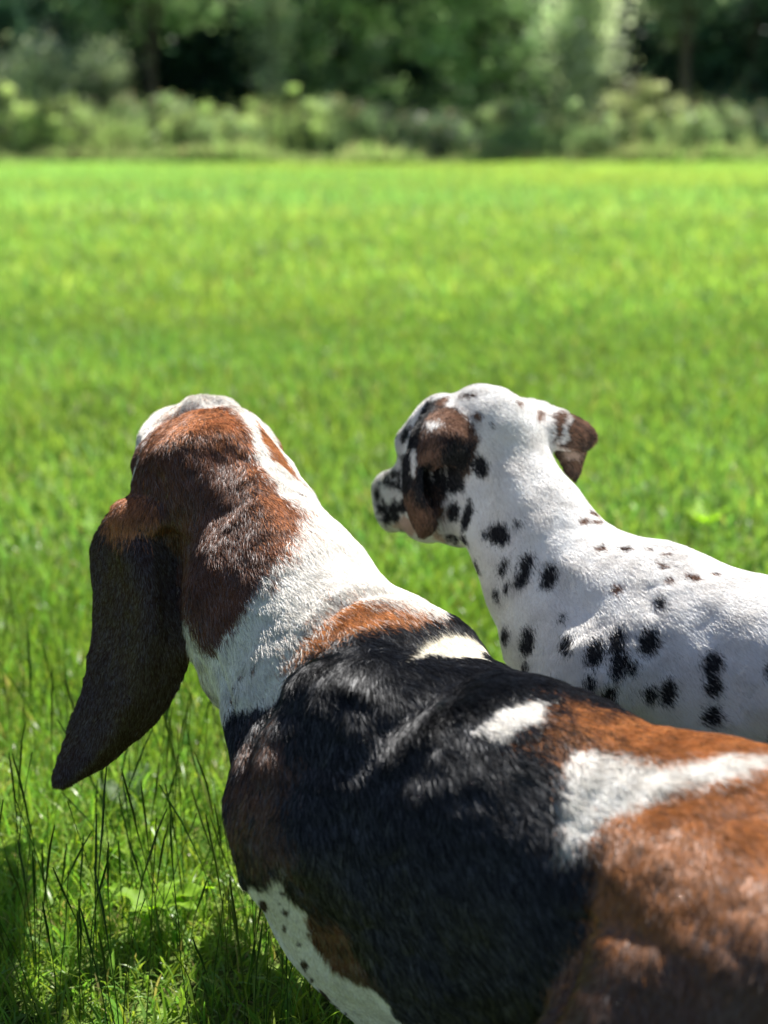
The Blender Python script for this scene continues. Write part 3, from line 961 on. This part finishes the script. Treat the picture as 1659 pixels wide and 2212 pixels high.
# nape fold behind the withers
S.ell(at(815, 1455, 1.20), (a_ax, l_ax, up), (0.04, 0.07, 0.036), 0.03, back + [0, 0, -.3], BLACK)
# skull
S.ell(at(449, 994, 1.42), (at(600, 900, 1.42) - at(448, 985, 1.42), at(448, 985, 1.5) - at(448, 985, 1.4), up), (0.060, 0.078, 0.046), 0.025, (0.1, -0.4, -0.6), WHITE)
S.ball(at(428, 893, 1.475), 0.0155, 0.018, (0, -0.6, -0.3), WHITE)        # brow ridges
S.ball(at(484, 893, 1.47), 0.0145, 0.018, (0, -0.6, -0.3), WHITE)
S.cone(at(365, 965, 1.50), at(372, 938, 1.60), 0.024, 0.018, 0.03, (0.1, -0.8, -0.2), WHITE)  # left flew, muzzle beyond
S.cone(at(366, 990, 1.46), at(380, 945, 1.66), 0.025, 0.022, 0.03, (0.1, -0.8, -0.3), WHITE)
S.cone(at(425, 960, 1.5), at(405, 945, 1.68), 0.034, 0.026, 0.03, (0.1, -0.8, -0.1), WHITE)
S.ball(at(338, 1005, 1.43), 0.019, 0.022, (0.1, -0.2, -1), BROWN)        # cheek
S.ball(at(380, 1090, 1.40), 0.036, 0.02, (0.2, -0.2, -1), BROWN)        # ear root muscle
S.ball(at(545, 988, 1.45), 0.019, 0.022, (0.1, -0.2, -1), TAN)       # right temple
S.cone(at(555, 985, 1.46), at(585, 1010, 1.45), 0.018, 0.013, 0.02, (0.4, -0.2, -1), TAN)
S.ball(at(430, 1050, 1.37), 0.052, 0.03, (0.1, -0.1, -1), BROWN)
# ears
fe_ = (-0.02, -0.02, -1)
S.sheet([[at(262, 1092, 1.385), at(290, 1084, 1.375), at(330, 1092, 1.37)],
         [at(240, 1125, 1.38), at(290, 1108, 1.345), at(355, 1135, 1.36)],
         [at(214, 1200, 1.385), at(292, 1190, 1.325), at(378, 1215, 1.355)],
         [at(212, 1300, 1.38), at(305, 1290, 1.322), at(388, 1310, 1.35)],
         [at(201, 1400, 1.37), at(308, 1395, 1.325), at(401, 1405, 1.345)],
         [at(182, 1490, 1.365), at(290, 1490, 1.33), at(384, 1470, 1.35)],
         [at(157, 1570, 1.36), at(245, 1575, 1.335), at(335, 1550, 1.35)],
         [at(133, 1640, 1.355), at(190, 1645, 1.34), at(255, 1622, 1.35)],
         [at(121, 1690, 1.35), at(135, 1692, 1.345), at(165, 1678, 1.35)]], 0.0042, 0.012, fe_, EAR)
S.cone(at(280, 1112, 1.345), at(318, 1118, 1.335), 0.014, 0.013, 0.012, (-0.3, -0.6, -0.6), EAR)
S.sheet([[at(236, 1135, 1.38), at(222, 1150, 1.40), at(232, 1160, 1.42)],
         [at(215, 1190, 1.385), at(206, 1195, 1.41), at(220, 1200, 1.43)],
         [at(214, 1250, 1.385), at(212, 1245, 1.40), at(225, 1240, 1.42)]], 0.004, 0.008, fe_, EAR)
S.sheet([[at(562, 1000, 1.48), at(586, 1022, 1.49), at(578, 1040, 1.53)],
         [at(570, 1080, 1.50), at(592, 1090, 1.51), at(585, 1100, 1.55)],
         [at(575, 1180, 1.51), at(605, 1190, 1.51), at(620, 1200, 1.55)],
         [at(575, 1280, 1.51), at(612, 1290, 1.50), at(632, 1290, 1.54)],
         [at(588, 1400, 1.50), at(615, 1400, 1.50), at(635, 1400, 1.52)]], 0.0042, 0.010, fe_, EAR)

def z5(L): return [(950.5 + .4271 * x, 1512 + .4271 * y) for x, y in L]
def marks_b(c):
    c.patch([(387, 1335), (395, 1370), (407, 1408), (489, 1564), (520, 1500), (570, 1440), (640, 1375), (690, 1328), (760, 1292), (850, 1292), (945, 1335), (850, 1275), (760, 1175), (690, 1080), (620, 1010), (500, 960)], WHITE, skip=(EAR,), depth=0.06)
    c.patch([(270, 1000), (290, 962), (330, 925), (370, 896), (430, 884), (490, 885), (518, 908), (540, 960), (552, 1005), (600, 1070), (640, 1108), (622, 1160), (592, 1212), (542, 1285), (500, 1350), (458, 1400), (440, 1400), (400, 1335), (360, 1280), (300, 1150), (250, 1080)], BROWN, 0.003, skip=(EAR,), depth=0.07)
    c.patch([(330, 958), (370, 896), (430, 884), (490, 885), (518, 908), (540, 960), (552, 1000), (530, 985), (505, 950), (450, 935), (390, 945)], BROWN_SUNLIT, 0.010, 0.006, depth=0.05, skip=(EAR,))  # sunlight on top of the head, painted as lighter coat
    c.patch([(556, 1010), (600, 1068), (640, 1108), (622, 1160), (598, 1200), (580, 1170), (585, 1120), (560, 1060)], BROWN_SUNLIT, 0.010, 0.006, depth=0.05, skip=(EAR,))  # sunlit side of the neck, painted lighter
    c.patch([(536, 905), (580, 925), (640, 1010), (612, 1012), (590, 990), (560, 950)], TAN, 0.001, 0.001)
    c.patch([(500, 880), (530, 889), (548, 925), (570, 975), (600, 1003), (640, 1035), (700, 1095), (690, 1110), (600, 1068), (556, 1008), (540, 960), (520, 908)], WHITE, 0.0015, 0.002, depth=0.05, skip=(EAR,))
    c.patch([(542, 900), (596, 925), (645, 1010), (660, 1050), (612, 1012), (576, 984), (556, 942)], TAN, 0.0012, 0.001, depth=0.05)
    c.patch([(345, 1180), (395, 1350), (430, 1430), (470, 1520), (455, 1530), (400, 1420), (370, 1300)], CREAM, 0.003, skip=(EAR,))
    c.patch([(612, 1440), (645, 1385), (690, 1330), (760, 1293), (830, 1300), (940, 1334), (900, 1345), (810, 1358), (735, 1375), (670, 1415)], TAN, 0.007)
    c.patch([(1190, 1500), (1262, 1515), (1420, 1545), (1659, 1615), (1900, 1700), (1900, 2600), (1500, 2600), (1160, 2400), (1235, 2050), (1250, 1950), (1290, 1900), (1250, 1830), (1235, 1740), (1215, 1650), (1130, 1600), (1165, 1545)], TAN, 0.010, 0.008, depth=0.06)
    c.patch([(1700, 2000), (1560, 2010), (1400, 2030), (1290, 2010), (1235, 2060), (1150, 2400), (1300, 2650), (1900, 2650), (1900, 2000)], THIGH_SHADE, 0.014, 0.01, depth=0.07)  # darker thigh coat, with the shade of the lower thigh painted in
    c.patch([(1262, 1700), (1215, 1640), (1120, 1590), (1160, 1540), (1270, 1570), (1340, 1640), (1240, 1680)], GRIZ, 0.014, 0.006)
    c.patch([(492, 1640), (520, 1580), (600, 1545), (655, 1631), (630, 1749), (650, 1866), (685, 1960), (754, 2053), (800, 2100), (777, 2115), (740, 2091), (683, 2030), (650, 1960), (632, 1913), (604, 1871), (566, 1885), (515, 1866), (480, 1725)], BAND, 0.008, 0.006, depth=0.07)
    c.patch([(505, 1862), (566, 1885), (604, 1871), (632, 1913), (655, 1960), (683, 2030), (740, 2091), (777, 2100), (830, 2150), (885, 2230), (900, 2400), (700, 2400), (560, 2100)], WHITE, 0.002)
    for s_ in [(566, 1948, 7, 12, -30), (613, 1964, 9, 6, 30), (608, 1922, 7, 5, 0), (560, 1915, 5, 4, 0), (611, 1998, 5, 5, 0), (655, 2077, 6, 9, -20), (690, 2145, 22, 7, 45),
               (716, 2172, 16, 6, 45), (640, 2030, 5, 3, 30), (600, 1945, 3, 4, 0), (668, 2110, 4, 6, -20), (735, 2185, 7, 5, 20)]:
        c.spot(s_[0], s_[1], s_[2] * 1.35, s_[3] * 1.35, s_[4], colr=DARK, soft=0.0008, wob=0.0008)
    c.patch([(878, 2190), (915, 2205), (960, 2235), (890, 2240)], WHITE)
    # ticking on the neck
    for s_ in [(582, 1255, 9, 14, 20), (502, 1505, 3, 8, 20), (512, 1500, 2, 6, 20), (490, 1530, 3, 8, 25), (548, 1432, 2, 6, 10), (520, 1450, 2, 6, 0), (505, 1478, 3, 6, 10), (700, 1290, 9, 4, 20), (640, 1060, 10, 3, 30)]:
        c.spot(*s_, colr=GRIZ, soft=0.0022, wob=0.001)
    c.patch([(846, 1424), (890, 1372), (930, 1350), (985, 1352), (1035, 1374), (1056, 1393), (1026, 1402), (1030, 1423), (955, 1418), (927, 1411), (908, 1413), (885, 1423)], CREAM, 0.002, 0.003)
    c.patch([(1007, 1575), (1054, 1533), (1087, 1510), (1105, 1498), (1124, 1505), (1187, 1507), (1157, 1521), (1162, 1538), (1147, 1561), (1105, 1571), (1077, 1589), (1058, 1600), (1040, 1580)], WHITE, 0.002, 0.003)
    c.patch(z5([(680, 235), (760, 270), (860, 290), (1000, 300), (1100, 320), (1300, 290), (1500, 278), (1670, 270), (1670, 300), (1530, 340), (1500, 380), (1420, 400), (1280, 430), (1120, 460), (1000, 510), (880, 560), (800, 590), (780, 650), (700, 700), (640, 790), (600, 735), (575, 680), (600, 620), (545, 540), (570, 450), (620, 350)]), WHITE, 0.0035, 0.004)
    c.patch([(230, 1110), (255, 1070), (300, 1066), (322, 1085), (325, 1108), (290, 1130), (250, 1125)], BROWN_SUNLIT, 0.008, 0.003)  # sunlit fold at the ear top, painted in orange

folds_b = [([(820, 1660), (900, 1595), (1000, 1530), (1080, 1490)], .004, .013), ([(810, 1590), (900, 1530), (1020, 1455)], -.003, .012),
           ([(720, 1430), (640, 1500), (590, 1600), (575, 1700)], .005, .016), ([(780, 1480), (720, 1560), (690, 1680)], -.005, .018),
           ([(640, 1375), (720, 1300), (810, 1265)], .003, .009), ([(690, 1340), (760, 1290), (850, 1280)], -.003, .008),
           ([(530, 975), (500, 995), (455, 1008)], -.0035, .016), ([(545, 1010), (562, 1090), (600, 1170)], .004, .013), ([(470, 1080), (490, 1200), (480, 1320)], -.003, .016),
           ([(365, 1130), (385, 1200), (392, 1290)], -.005, .008), ([(340, 1000), (350, 1060), (335, 1085)], -.005, .009), ([(330, 985), (400, 950), (500, 925)], .003, .016),
           ([(1290, 1860), (1450, 1835), (1640, 1850)], .004, .026), ([(1300, 1970), (1450, 1985), (1640, 1990)], -.003, .024),
           ([(1262, 1930), (1245, 2020), (1225, 2110), (1185, 2230)], -.010, .016), ([(1330, 2000), (1310, 2100), (1280, 2230)], .003, .022),
           ([(298, 1150), (325, 1290), (300, 1450), (240, 1600)], .0035, .008), ([(345, 1200), (362, 1350), (340, 1490)], -.003, .009), ([(250, 1180), (255, 1300), (225, 1450)], -.0035, .009),
           ([(700, 1760), (720, 1880), (790, 1990)], .004, .02), ([(820, 1800), (860, 1950), (900, 2100)], -.006, .02), ([(455, 862), (455, 885)], -.003, .006),
           ([(450, 1400), (490, 1480), (515, 1560)], -.004, .007), ([(425, 1400), (470, 1500)], .003, .006)]
folds_d = [([(1403, 1250), (1400, 1290), (1405, 1335)], -.003, .007), ([(1430, 1230), (1410, 1290), (1370, 1370), (1330, 1450)], .0022, .014),
           ([(1150, 1120), (1190, 1210), (1240, 1300), (1300, 1330)], -.003, .016), ([(1080, 960), (1120, 1080), (1190, 1190), (1290, 1260)], .003, .014),
           ([(1040, 1010), (1050, 1100), (1070, 1200)], -.003, .012), ([(900, 945), (880, 990), (885, 1040)], -.003, .006),
           ([(1500, 1300), (1560, 1450), (1560, 1560)], -.003, .016), ([(1240, 1380), (1300, 1500)], .004, .02), ([(1420, 1185), (1460, 1190)], -.002, .006),
           ([(905, 905), (890, 960), (885, 1040), (900, 1110)], .003, .006), ([(945, 960), (960, 1000)], -.005, .008), ([(985, 930), (1000, 985)], .003, .006)]

def len_b(ci, X):
    L = np.full(len(ci), 0.0105)
    L[(ci == BLACK)] = 0.0135
    L[(ci == DARK)] = 0.007
    head = X[:, 1] > 1.33
    L[head] = 0.0080
    L[X[:, 2] < 0.2] = np.minimum(L[X[:, 2] < 0.2], 0.0095)
    L[(ci == WHITE) & (X[:, 2] < 0.26) & (X[:, 0] < 0.06)] = 0.0052
    L[(ci == DARK) & (X[:, 2] < 0.26)] = 0.0045
    L[ci == EAR] = 0.0056
    return L

basset = finish_dog('basset_hound', 'tricolour basset hound with long brown ears and black saddle, standing nearest the camera', 'dog',
                    S, 3, PAL_B, 3.4e6 * HAIR, len_b, (0.06, 1.02, 0.0), marks_b, 1.25, (skin_b, fur_b), 0.7, folds_b, {BAND: (BLACK, .08), GRIZ: (TAN, .25), TAN: (GRIZ, .07), BROWN_SUNLIT: (BROWN, .15)})

# nose leather and eyes on the side turned away
def blob(name, c, r, parent, mat, sc=(1, 1, 1)):
    n1, n2 = 10, 16
    V = [(0, 0, 1)]
    for i in range(1, n1):
        for j in range(n2):
            th, ph = math.pi * i / n1, 2 * math.pi * j / n2
            V.append((math.sin(th) * math.cos(ph), math.sin(th) * math.sin(ph), math.cos(th)))
    V.append((0, 0, -1)); V = np.array(V) * r * np.array(sc) + np.array(c)
    T = []; Q = []
    for j in range(n2):
        T.append((0, 1 + j, 1 + (j + 1) % n2)); T.append((len(V) - 1, 1 + (n1 - 2) * n2 + (j + 1) % n2, 1 + (n1 - 2) * n2 + j))
    for i in range(n1 - 2):
        for j in range(n2):
            Q.append((1 + i * n2 + j, 1 + (i + 1) * n2 + j, 1 + (i + 1) * n2 + (j + 1) % n2, 1 + i * n2 + (j + 1) % n2))
    return mesh_obj(name, V, [np.array(T), np.array(Q)], mat, parent)

blob('nose', at(398, 945, 1.705), 0.019, basset, nose_m, (1.2, 0.8, 0.9))

# ---------------------------------------------------------------- dalmatian puppy
D_W, D_K, D_B, D_T, D_P = range(5)
PAL_D = [(0.83, 0.80, 0.77), (0.009, 0.008, 0.009), (0.055, 0.031, 0.023), (0.23, 0.125, 0.080), (0.60, 0.44, 0.37)]
S = Sculpt((-0.08, 1.0, -0.005), (0.72, 1.75, 0.62), 0.0036)
da = np.array([-0.83, 0.55, 0.0]); da /= np.linalg.norm(da)
dl = np.array([-da[1], da[0], 0]); dl = np.array([-0.55, -0.83, 0]); dl /= np.linalg.norm(dl)
db = -da
flb = db + [0, 0, -0.55]
P1 = at(1240, 1395, 1.43); P2 = at(1400, 1365, 1.41); P3 = at(1600, 1440, 1.36)
P4 = P3 + (P3 - P2) * 1.6; P4[2] = P3[2] + 0.005
S.cone(P1, P2, 0.064, 0.068, 0.05, flb, D_W)
S.cone(P2, P3, 0.067, 0.070, 0.05, flb, D_W)
S.cone(P3, P4, 0.070, 0.066, 0.05, flb, D_W)
S.cone(P2 - up * 0.03, P3 - up * 0.04, 0.075, 0.07, 0.05, flb, D_W)
S.cone(at(1430, 1268, 1.395), at(1330, 1450, 1.36), 0.024, 0.044, 0.04, (0.3, -0.1, -1), D_W)   # shoulder blade
for off in (0.05, -0.05):                                       # fore legs
    sh = P1 + dl * off + db * 0.03 - up * 0.03
    el = sh + db * 0.03 - up * 0.09; wr2 = el + da * 0.015 - up * 0.075
    S.cone(sh, el, 0.045, 0.030, 0.03, (0, 0, -1), D_W)
    S.cone(el, wr2, 0.029, 0.021, 0.02, (0, 0, -1), D_W)
    ft = np.array([wr2[0], wr2[1], 0.022]) + da * 0.008
    S.cone(wr2, ft, 0.021, 0.019, 0.015, (0, 0, -1), D_W)
    for q in (-0.017, -0.006, 0.006, 0.017):
        S.cone(ft + dl * q, ft + dl * q * 1.3 + da * 0.032 - up * 0.008, 0.012, 0.010, 0.006, da, D_W)
for off in (0.045, -0.045):                                     # hind legs
    hp = P4 + dl * off; kn = hp + da * 0.045 - up * 0.11
    S.cone(hp, kn, 0.055, 0.036, 0.035, (0, 0, -1), D_W)
    hk = kn + db * 0.085; hk[2] = 0.085
    S.cone(kn, hk, 0.033, 0.018, 0.02, (0, 0, -1), D_W)
    ft = np.array([hk[0], hk[1], 0.022]) + da * 0.012
    S.cone(hk, ft, 0.017, 0.018, 0.012, (0, 0, -1), D_W)
    for q in (-0.016, -0.005, 0.005, 0.016):
        S.cone(ft + dl * q, ft + dl * q * 1.3 + da * 0.036 - up * 0.008, 0.012, 0.010, 0.006, da, D_W)
tb = P4 + db * 0.06 + up * 0.03
S.cone(tb, tb + db * 0.09 - up * 0.03, 0.018, 0.012, 0.03, db, D_W)
S.cone(tb + db * 0.09 - up * 0.03, tb + db * 0.20 - up * 0.01, 0.012, 0.004, 0.01, db, D_W)
# neck
fn1 = at(1400, 1330, 1.38) - at(1100, 960, 1.46)
S.cone(at(1240, 1320, 1.425), at(1147, 1135, 1.455), 0.057, 0.043, 0.04, fn1 + [0, 0, -.1], D_W)
S.cone(at(1147, 1135, 1.455), at(1092, 1000, 1.475), 0.043, 0.043, 0.03, fn1, D_W)
S.cone(at(1330, 1310, 1.42), at(1190, 1190, 1.45), 0.038, 0.036, 0.05, fn1, D_W)
S.cone(at(1080, 1110, 1.47), at(1135, 1250, 1.44), 0.034, 0.036, 0.03, (0.2, -0.1, -1), D_W)
# skull, muzzle turned away to the left
S.ell(at(1042, 942, 1.49), (at(1120, 900, 1.45) - at(1000, 940, 1.52), (-0.6, 0.8, 0), up), (0.047, 0.050, 0.0395), 0.02, (0.7, -0.5, 0.1), D_W)
S.ball(at(1090, 930, 1.47), 0.030, 0.02, fn1, D_W)
S.ball(at(934, 930, 1.525), 0.025, 0.02, (0.6, -0.5, -0.1), D_W)
S.cone(at(975, 1010, 1.50), at(905, 1060, 1.53), 0.040, 0.029, 0.03, (0.7, -0.4, 0), D_W)
S.cone(at(910, 1050, 1.54), at(846, 1057, 1.585), 0.028, 0.0205, 0.02, (0.7, -0.4, 0), D_W)
S.cone(at(925, 1110, 1.53), at(850, 1110, 1.575), 0.020, 0.0175, 0.02, (0.7, -0.4, 0), D_W)
S.cone(at(1020, 1080, 1.49), at(930, 1110, 1.52), 0.034, 0.022, 0.025, (0.6, -0.3, -0.3), D_W)
S.ball(at(950, 890, 1.51), 0.015, 0.02, fn1, D_W)
S.ball(at(985, 1130, 1.50), 0.020, 0.02, (0.5, 0, -1), D_W)
S.ball(at(882, 955, 1.54), 0.013, 0.018, (0.6, -0.5, -0.1), D_W)
# left ear: soft rounded base, long front fold and the open hollow behind it
fe2 = (-0.1, -0.1, -1)
S.sheet([[at(935, 880, 1.515), at(950, 871, 1.500), at(968, 880, 1.490)],
         [at(903, 925, 1.505), at(922, 912, 1.470), at(945, 912, 1.462)],
         [at(885, 975, 1.50), at(900, 968, 1.462), at(918, 962, 1.450)],
         [at(876, 1030, 1.495), at(888, 1028, 1.462), at(905, 1026, 1.444)],
         [at(881, 1085, 1.49), at(895, 1088, 1.460), at(913, 1080, 1.440)],
         [at(893, 1125, 1.485), at(912, 1126, 1.456), at(934, 1112, 1.446)],
         [at(904, 1152, 1.48), at(916, 1155, 1.468), at(930, 1145, 1.462)]], 0.0032, 0.006, fe2, D_B)
S.sheet([[at(962, 886, 1.505), at(988, 877, 1.500), at(1008, 895, 1.495)],
         [at(940, 908, 1.472), at(980, 898, 1.464), at(1018, 920, 1.472)],
         [at(928, 940, 1.450), at(975, 928, 1.436), at(1022, 948, 1.456)],
         [at(922, 975, 1.446), at(964, 966, 1.428), at(1018, 980, 1.452)],
         [at(930, 1004, 1.452), at(962, 994, 1.432), at(1006, 1008, 1.452)]], 0.0040, 0.008, (0.1, -0.1, -1), D_B)
S.sheet([[at(1012, 960, 1.465), at(1000, 1000, 1.462)], [at(1003, 1010, 1.462), at(985, 1020, 1.458)], [at(1000, 1050, 1.468), at(985, 1045, 1.465)]], 0.005, 0.010, (0, 0, -1), D_K)
S.sheet([[at(905, 1075, 1.458), at(925, 1100, 1.455), at(938, 1095, 1.470)],
         [at(908, 1125, 1.458), at(925, 1130, 1.452), at(938, 1128, 1.468)],
         [at(912, 1148, 1.462), at(922, 1150, 1.460), at(934, 1140, 1.468)]], 0.003, 0.006, fe2, D_B)
# right ear: flap standing out to the right, tip folded down
S.sheet([[at(1112, 866, 1.505), at(1150, 905, 1.475), at(1165, 950, 1.47)],
         [at(1160, 872, 1.51), at(1190, 915, 1.475), at(1200, 960, 1.472)],
         [at(1205, 890, 1.51), at(1215, 922, 1.475), at(1215, 962, 1.472)]], 0.0036, 0.010, (1, -0.1, -0.4), D_W)
S.sheet([[at(1208, 893, 1.509), at(1222, 924, 1.474), at(1218, 963, 1.471)],
         [at(1250, 912, 1.51), at(1260, 935, 1.48), at(1254, 967, 1.475)],
         [at(1270, 926, 1.505), at(1283, 942, 1.49), at(1270, 966, 1.48)]], 0.0036, 0.006, (1, -0.1, -0.4), D_B)
S.sheet([[at(1200, 958, 1.486), at(1235, 962, 1.488), at(1268, 955, 1.492)],
         [at(1208, 985, 1.49), at(1238, 992, 1.492), at(1260, 985, 1.496)],
         [at(1230, 1024, 1.495), at(1243, 1032, 1.497), at(1250, 1016, 1.50)]], 0.0032, 0.006, (0.2, 0, -1), D_B)

def z2(x, y): return (760.4 + .375 * x, 777.7 + .375 * y)
def z3(x, y): return (993.7 + .40105 * x, 1036.9 + .40105 * y)
def marks_d(c):
    K, B, T = D_K, D_B, D_T
    for (x, y, rx, ry, an, cl) in [(205, 270, 60, 66, 0, K), (145, 275, 30, 22, 20, K), (305, 215, 15, 20, 0, K), (230, 445, 24, 50, 15, K), (350, 420, 40, 50, 20, K), (330, 500, 40, 70, 20, K),
                                   (470, 500, 45, 75, 15, K), (250, 555, 16, 34, 15, K), (192, 600, 16, 34, 0, K), (240, 820, 24, 48, 0, K), (355, 850, 43, 78, 8, K), (350, 985, 25, 30, 0, K), (500, 1090, 18, 40, -20, K),
                                   (740, 360, 35, 18, 0, B), (875, 365, 33, 14, 0, B), (1075, 460, 20, 22, 10, B), (1045, 435, 10, 12, 0, B), (1110, 525, 26, 15, 0, B), (1235, 515, 42, 20, 10, B), (1355, 500, 20, 8, 0, B),
                                   (1090, 395, 30, 6, 0, B), (1010, 370, 20, 8, 0, B), (830, 580, 26, 24, -20, T), (655, 205, 30, 20, 0, B), (725, 215, 30, 14, 10, B), (705, 165, 30, 12, 30, B), (1065, 650, 26, 34, 10, K),
                                   (575, 870, 36, 52, 20, K), (535, 730, 10, 22, 20, K), (720, 915, 56, 74, 20, K), (840, 850, 42, 80, 15, K), (850, 970, 48, 85, 10, K), (1000, 850, 62, 78, 15, K), (915, 985, 28, 40, 0, K),
                                   (695, 1090, 30, 54, 0, K), (790, 1155, 44, 80, 15, K), (1015, 1140, 36, 54, 0, K), (1105, 1125, 48, 75, 5, K), (1345, 975, 60, 66, 0, K), (1350, 1090, 54, 60, 0, K), (1340, 1255, 58, 60, 0, K),
                                   (1670, 1010, 45, 60, 0, K), (1670, 1425, 45, 60, 0, K), (1850, 700, 50, 60, 0, K), (1900, 1200, 60, 70, 0, K)]:
        px, py = z3(x, y)
        c.spot(px, py, rx * .401 * (1.12 if cl == B else 1), ry * .401 * (1.12 if cl == B else 1), an, cl, 0.0014 if cl == B else 0.0023, 0.0008)
    for (x, y, rx, ry, an, cl) in [(655, 205, 45, 12, -5, B), (710, 315, 30, 24, 40, T), (798, 368, 12, 22, -15, B), (735, 605, 48, 62, -10, K), (490, 725, 52, 80, 0, K), (575, 855, 44, 62, 0, K), (650, 900, 30, 75, 8, K),
                                   (675, 825, 18, 48, -15, K), (620, 690, 20, 60, -10, K), (635, 1010, 22, 34, -25, K), (560, 1030, 40, 44, 0, K), (715, 1170, 14, 40, -20, K), (300, 430, 20, 50, 25, K), (262, 640, 16, 100, 0, K),
                                   (160, 690, 20, 34, 20, K), (140, 770, 18, 34, 0, K), (172, 800, 12, 22, 0, K), (150, 930, 30, 22, 30, K), (128, 850, 12, 30, 0, K), (232, 660, 14, 30, 0, K), (230, 830, 15, 44, 10, K), (195, 890, 20, 34, 0, K), (245, 905, 20, 26, 0, K), (285, 830, 15, 40, 0, K), (290, 965, 32, 30, 0, K),
                                   (165, 860, 16, 20, -10, K), (300, 1015, 40, 16, 10, K), (340, 380, 14, 20, 0, B), (940, 235, 20, 14, 20, T), (1060, 305, 20, 22, 0, T), (520, 235, 40, 14, -30, T)]:
        px, py = z2(x, y)
        c.spot(px, py, rx * .375, ry * .375, an, cl, 0.0016, 0.0010)
    def Z(L): return [z2(*p) for p in L]
    c.patch(Z([(200, 955), (260, 960), (340, 1000), (330, 1040), (250, 1025), (205, 985)]), D_P, 0.001, 0.001)
    c.patch(Z([(430, 1000), (480, 965), (520, 1000), (540, 1045), (440, 1025)]), D_P, 0.002, 0.001)
    # ear colouring
    c.patch(Z([(430, 235), (485, 230), (475, 290), (405, 410), (375, 510), (362, 620), (350, 720), (320, 780), (290, 700), (285, 600), (320, 470), (380, 330)]), D_K, 0.001, 0.001)
    c.patch(Z([(450, 320), (540, 275), (640, 300), (690, 370), (710, 450), (660, 430), (560, 400), (480, 420), (430, 440)]), D_T, 0.003, 0.003)
    c.patch(Z([(430, 560), (540, 640), (560, 740), (500, 810), (440, 800), (415, 700)]), D_K, 0.002, 0.002)
    c.patch(Z([(440, 350), (500, 340), (510, 370), (450, 400)]), D_W, 0.002, 0.002)
    c.patch(Z([(385, 560), (400, 530), (450, 500), (510, 525), (515, 562), (450, 540), (410, 578)]), D_T, 0.0012, 0.001)
    c.patch(Z([(352, 500), (374, 490), (372, 600), (366, 660), (350, 630)]), D_W, 0.0012, 0.001)
    c.patch(Z([(350, 840), (400, 850), (430, 900), (420, 960), (370, 950)]), D_T, 0.010, 0.005)
    c.patch(Z([(378, 600), (430, 590), (440, 700), (452, 830), (430, 850), (395, 760), (378, 690)]), D_K, 0.001, 0.001)
    c.patch(Z([(560, 440), (690, 470), (700, 560), (660, 640), (560, 640), (500, 560)]), D_K, 0.003, 0.003)
    c.patch(Z([(1130, 310), (1190, 280), (1220, 320), (1212, 420), (1190, 495), (1130, 460), (1150, 380)]), D_B, 0.002, 0.002)
    c.patch(Z([(1228, 370), (1300, 340), (1395, 420), (1390, 440), (1320, 525), (1205, 495), (1230, 430)]), D_B, 0.002, 0.002)
    c.patch(Z([(1185, 500), (1320, 522), (1300, 560), (1210, 560)]), D_P, 0.002, 0.002)

def len_d(ci, X):
    L = np.full(len(ci), 0.0068)
    D = X[:, 1] * CP + (CAM_H - X[:, 2]) * SP
    px = CX + F * X[:, 0] / D
    L[(px < 1060) & (X[:, 2] > 0.37)] = 0.0056
    L[(ci == D_B) | (ci == D_P)] = 0.0046
    return L

dal = finish_dog('dalmatian_puppy', 'white dalmatian puppy with black spots, behind the basset hound on the right', 'dog',
                 S, 3, PAL_D, 3.4e6 * HAIR, len_d, (0.27, 1.31, 0.0), marks_d, 1.45, (skin_d, fur_d), 0.45, folds_d, {D_B: (D_T, .22), D_T: (D_B, .12)})
blob('nose', at(830, 1068, 1.605), 0.011, dal, nose_m, (1, 1, 0.8))
log('done')
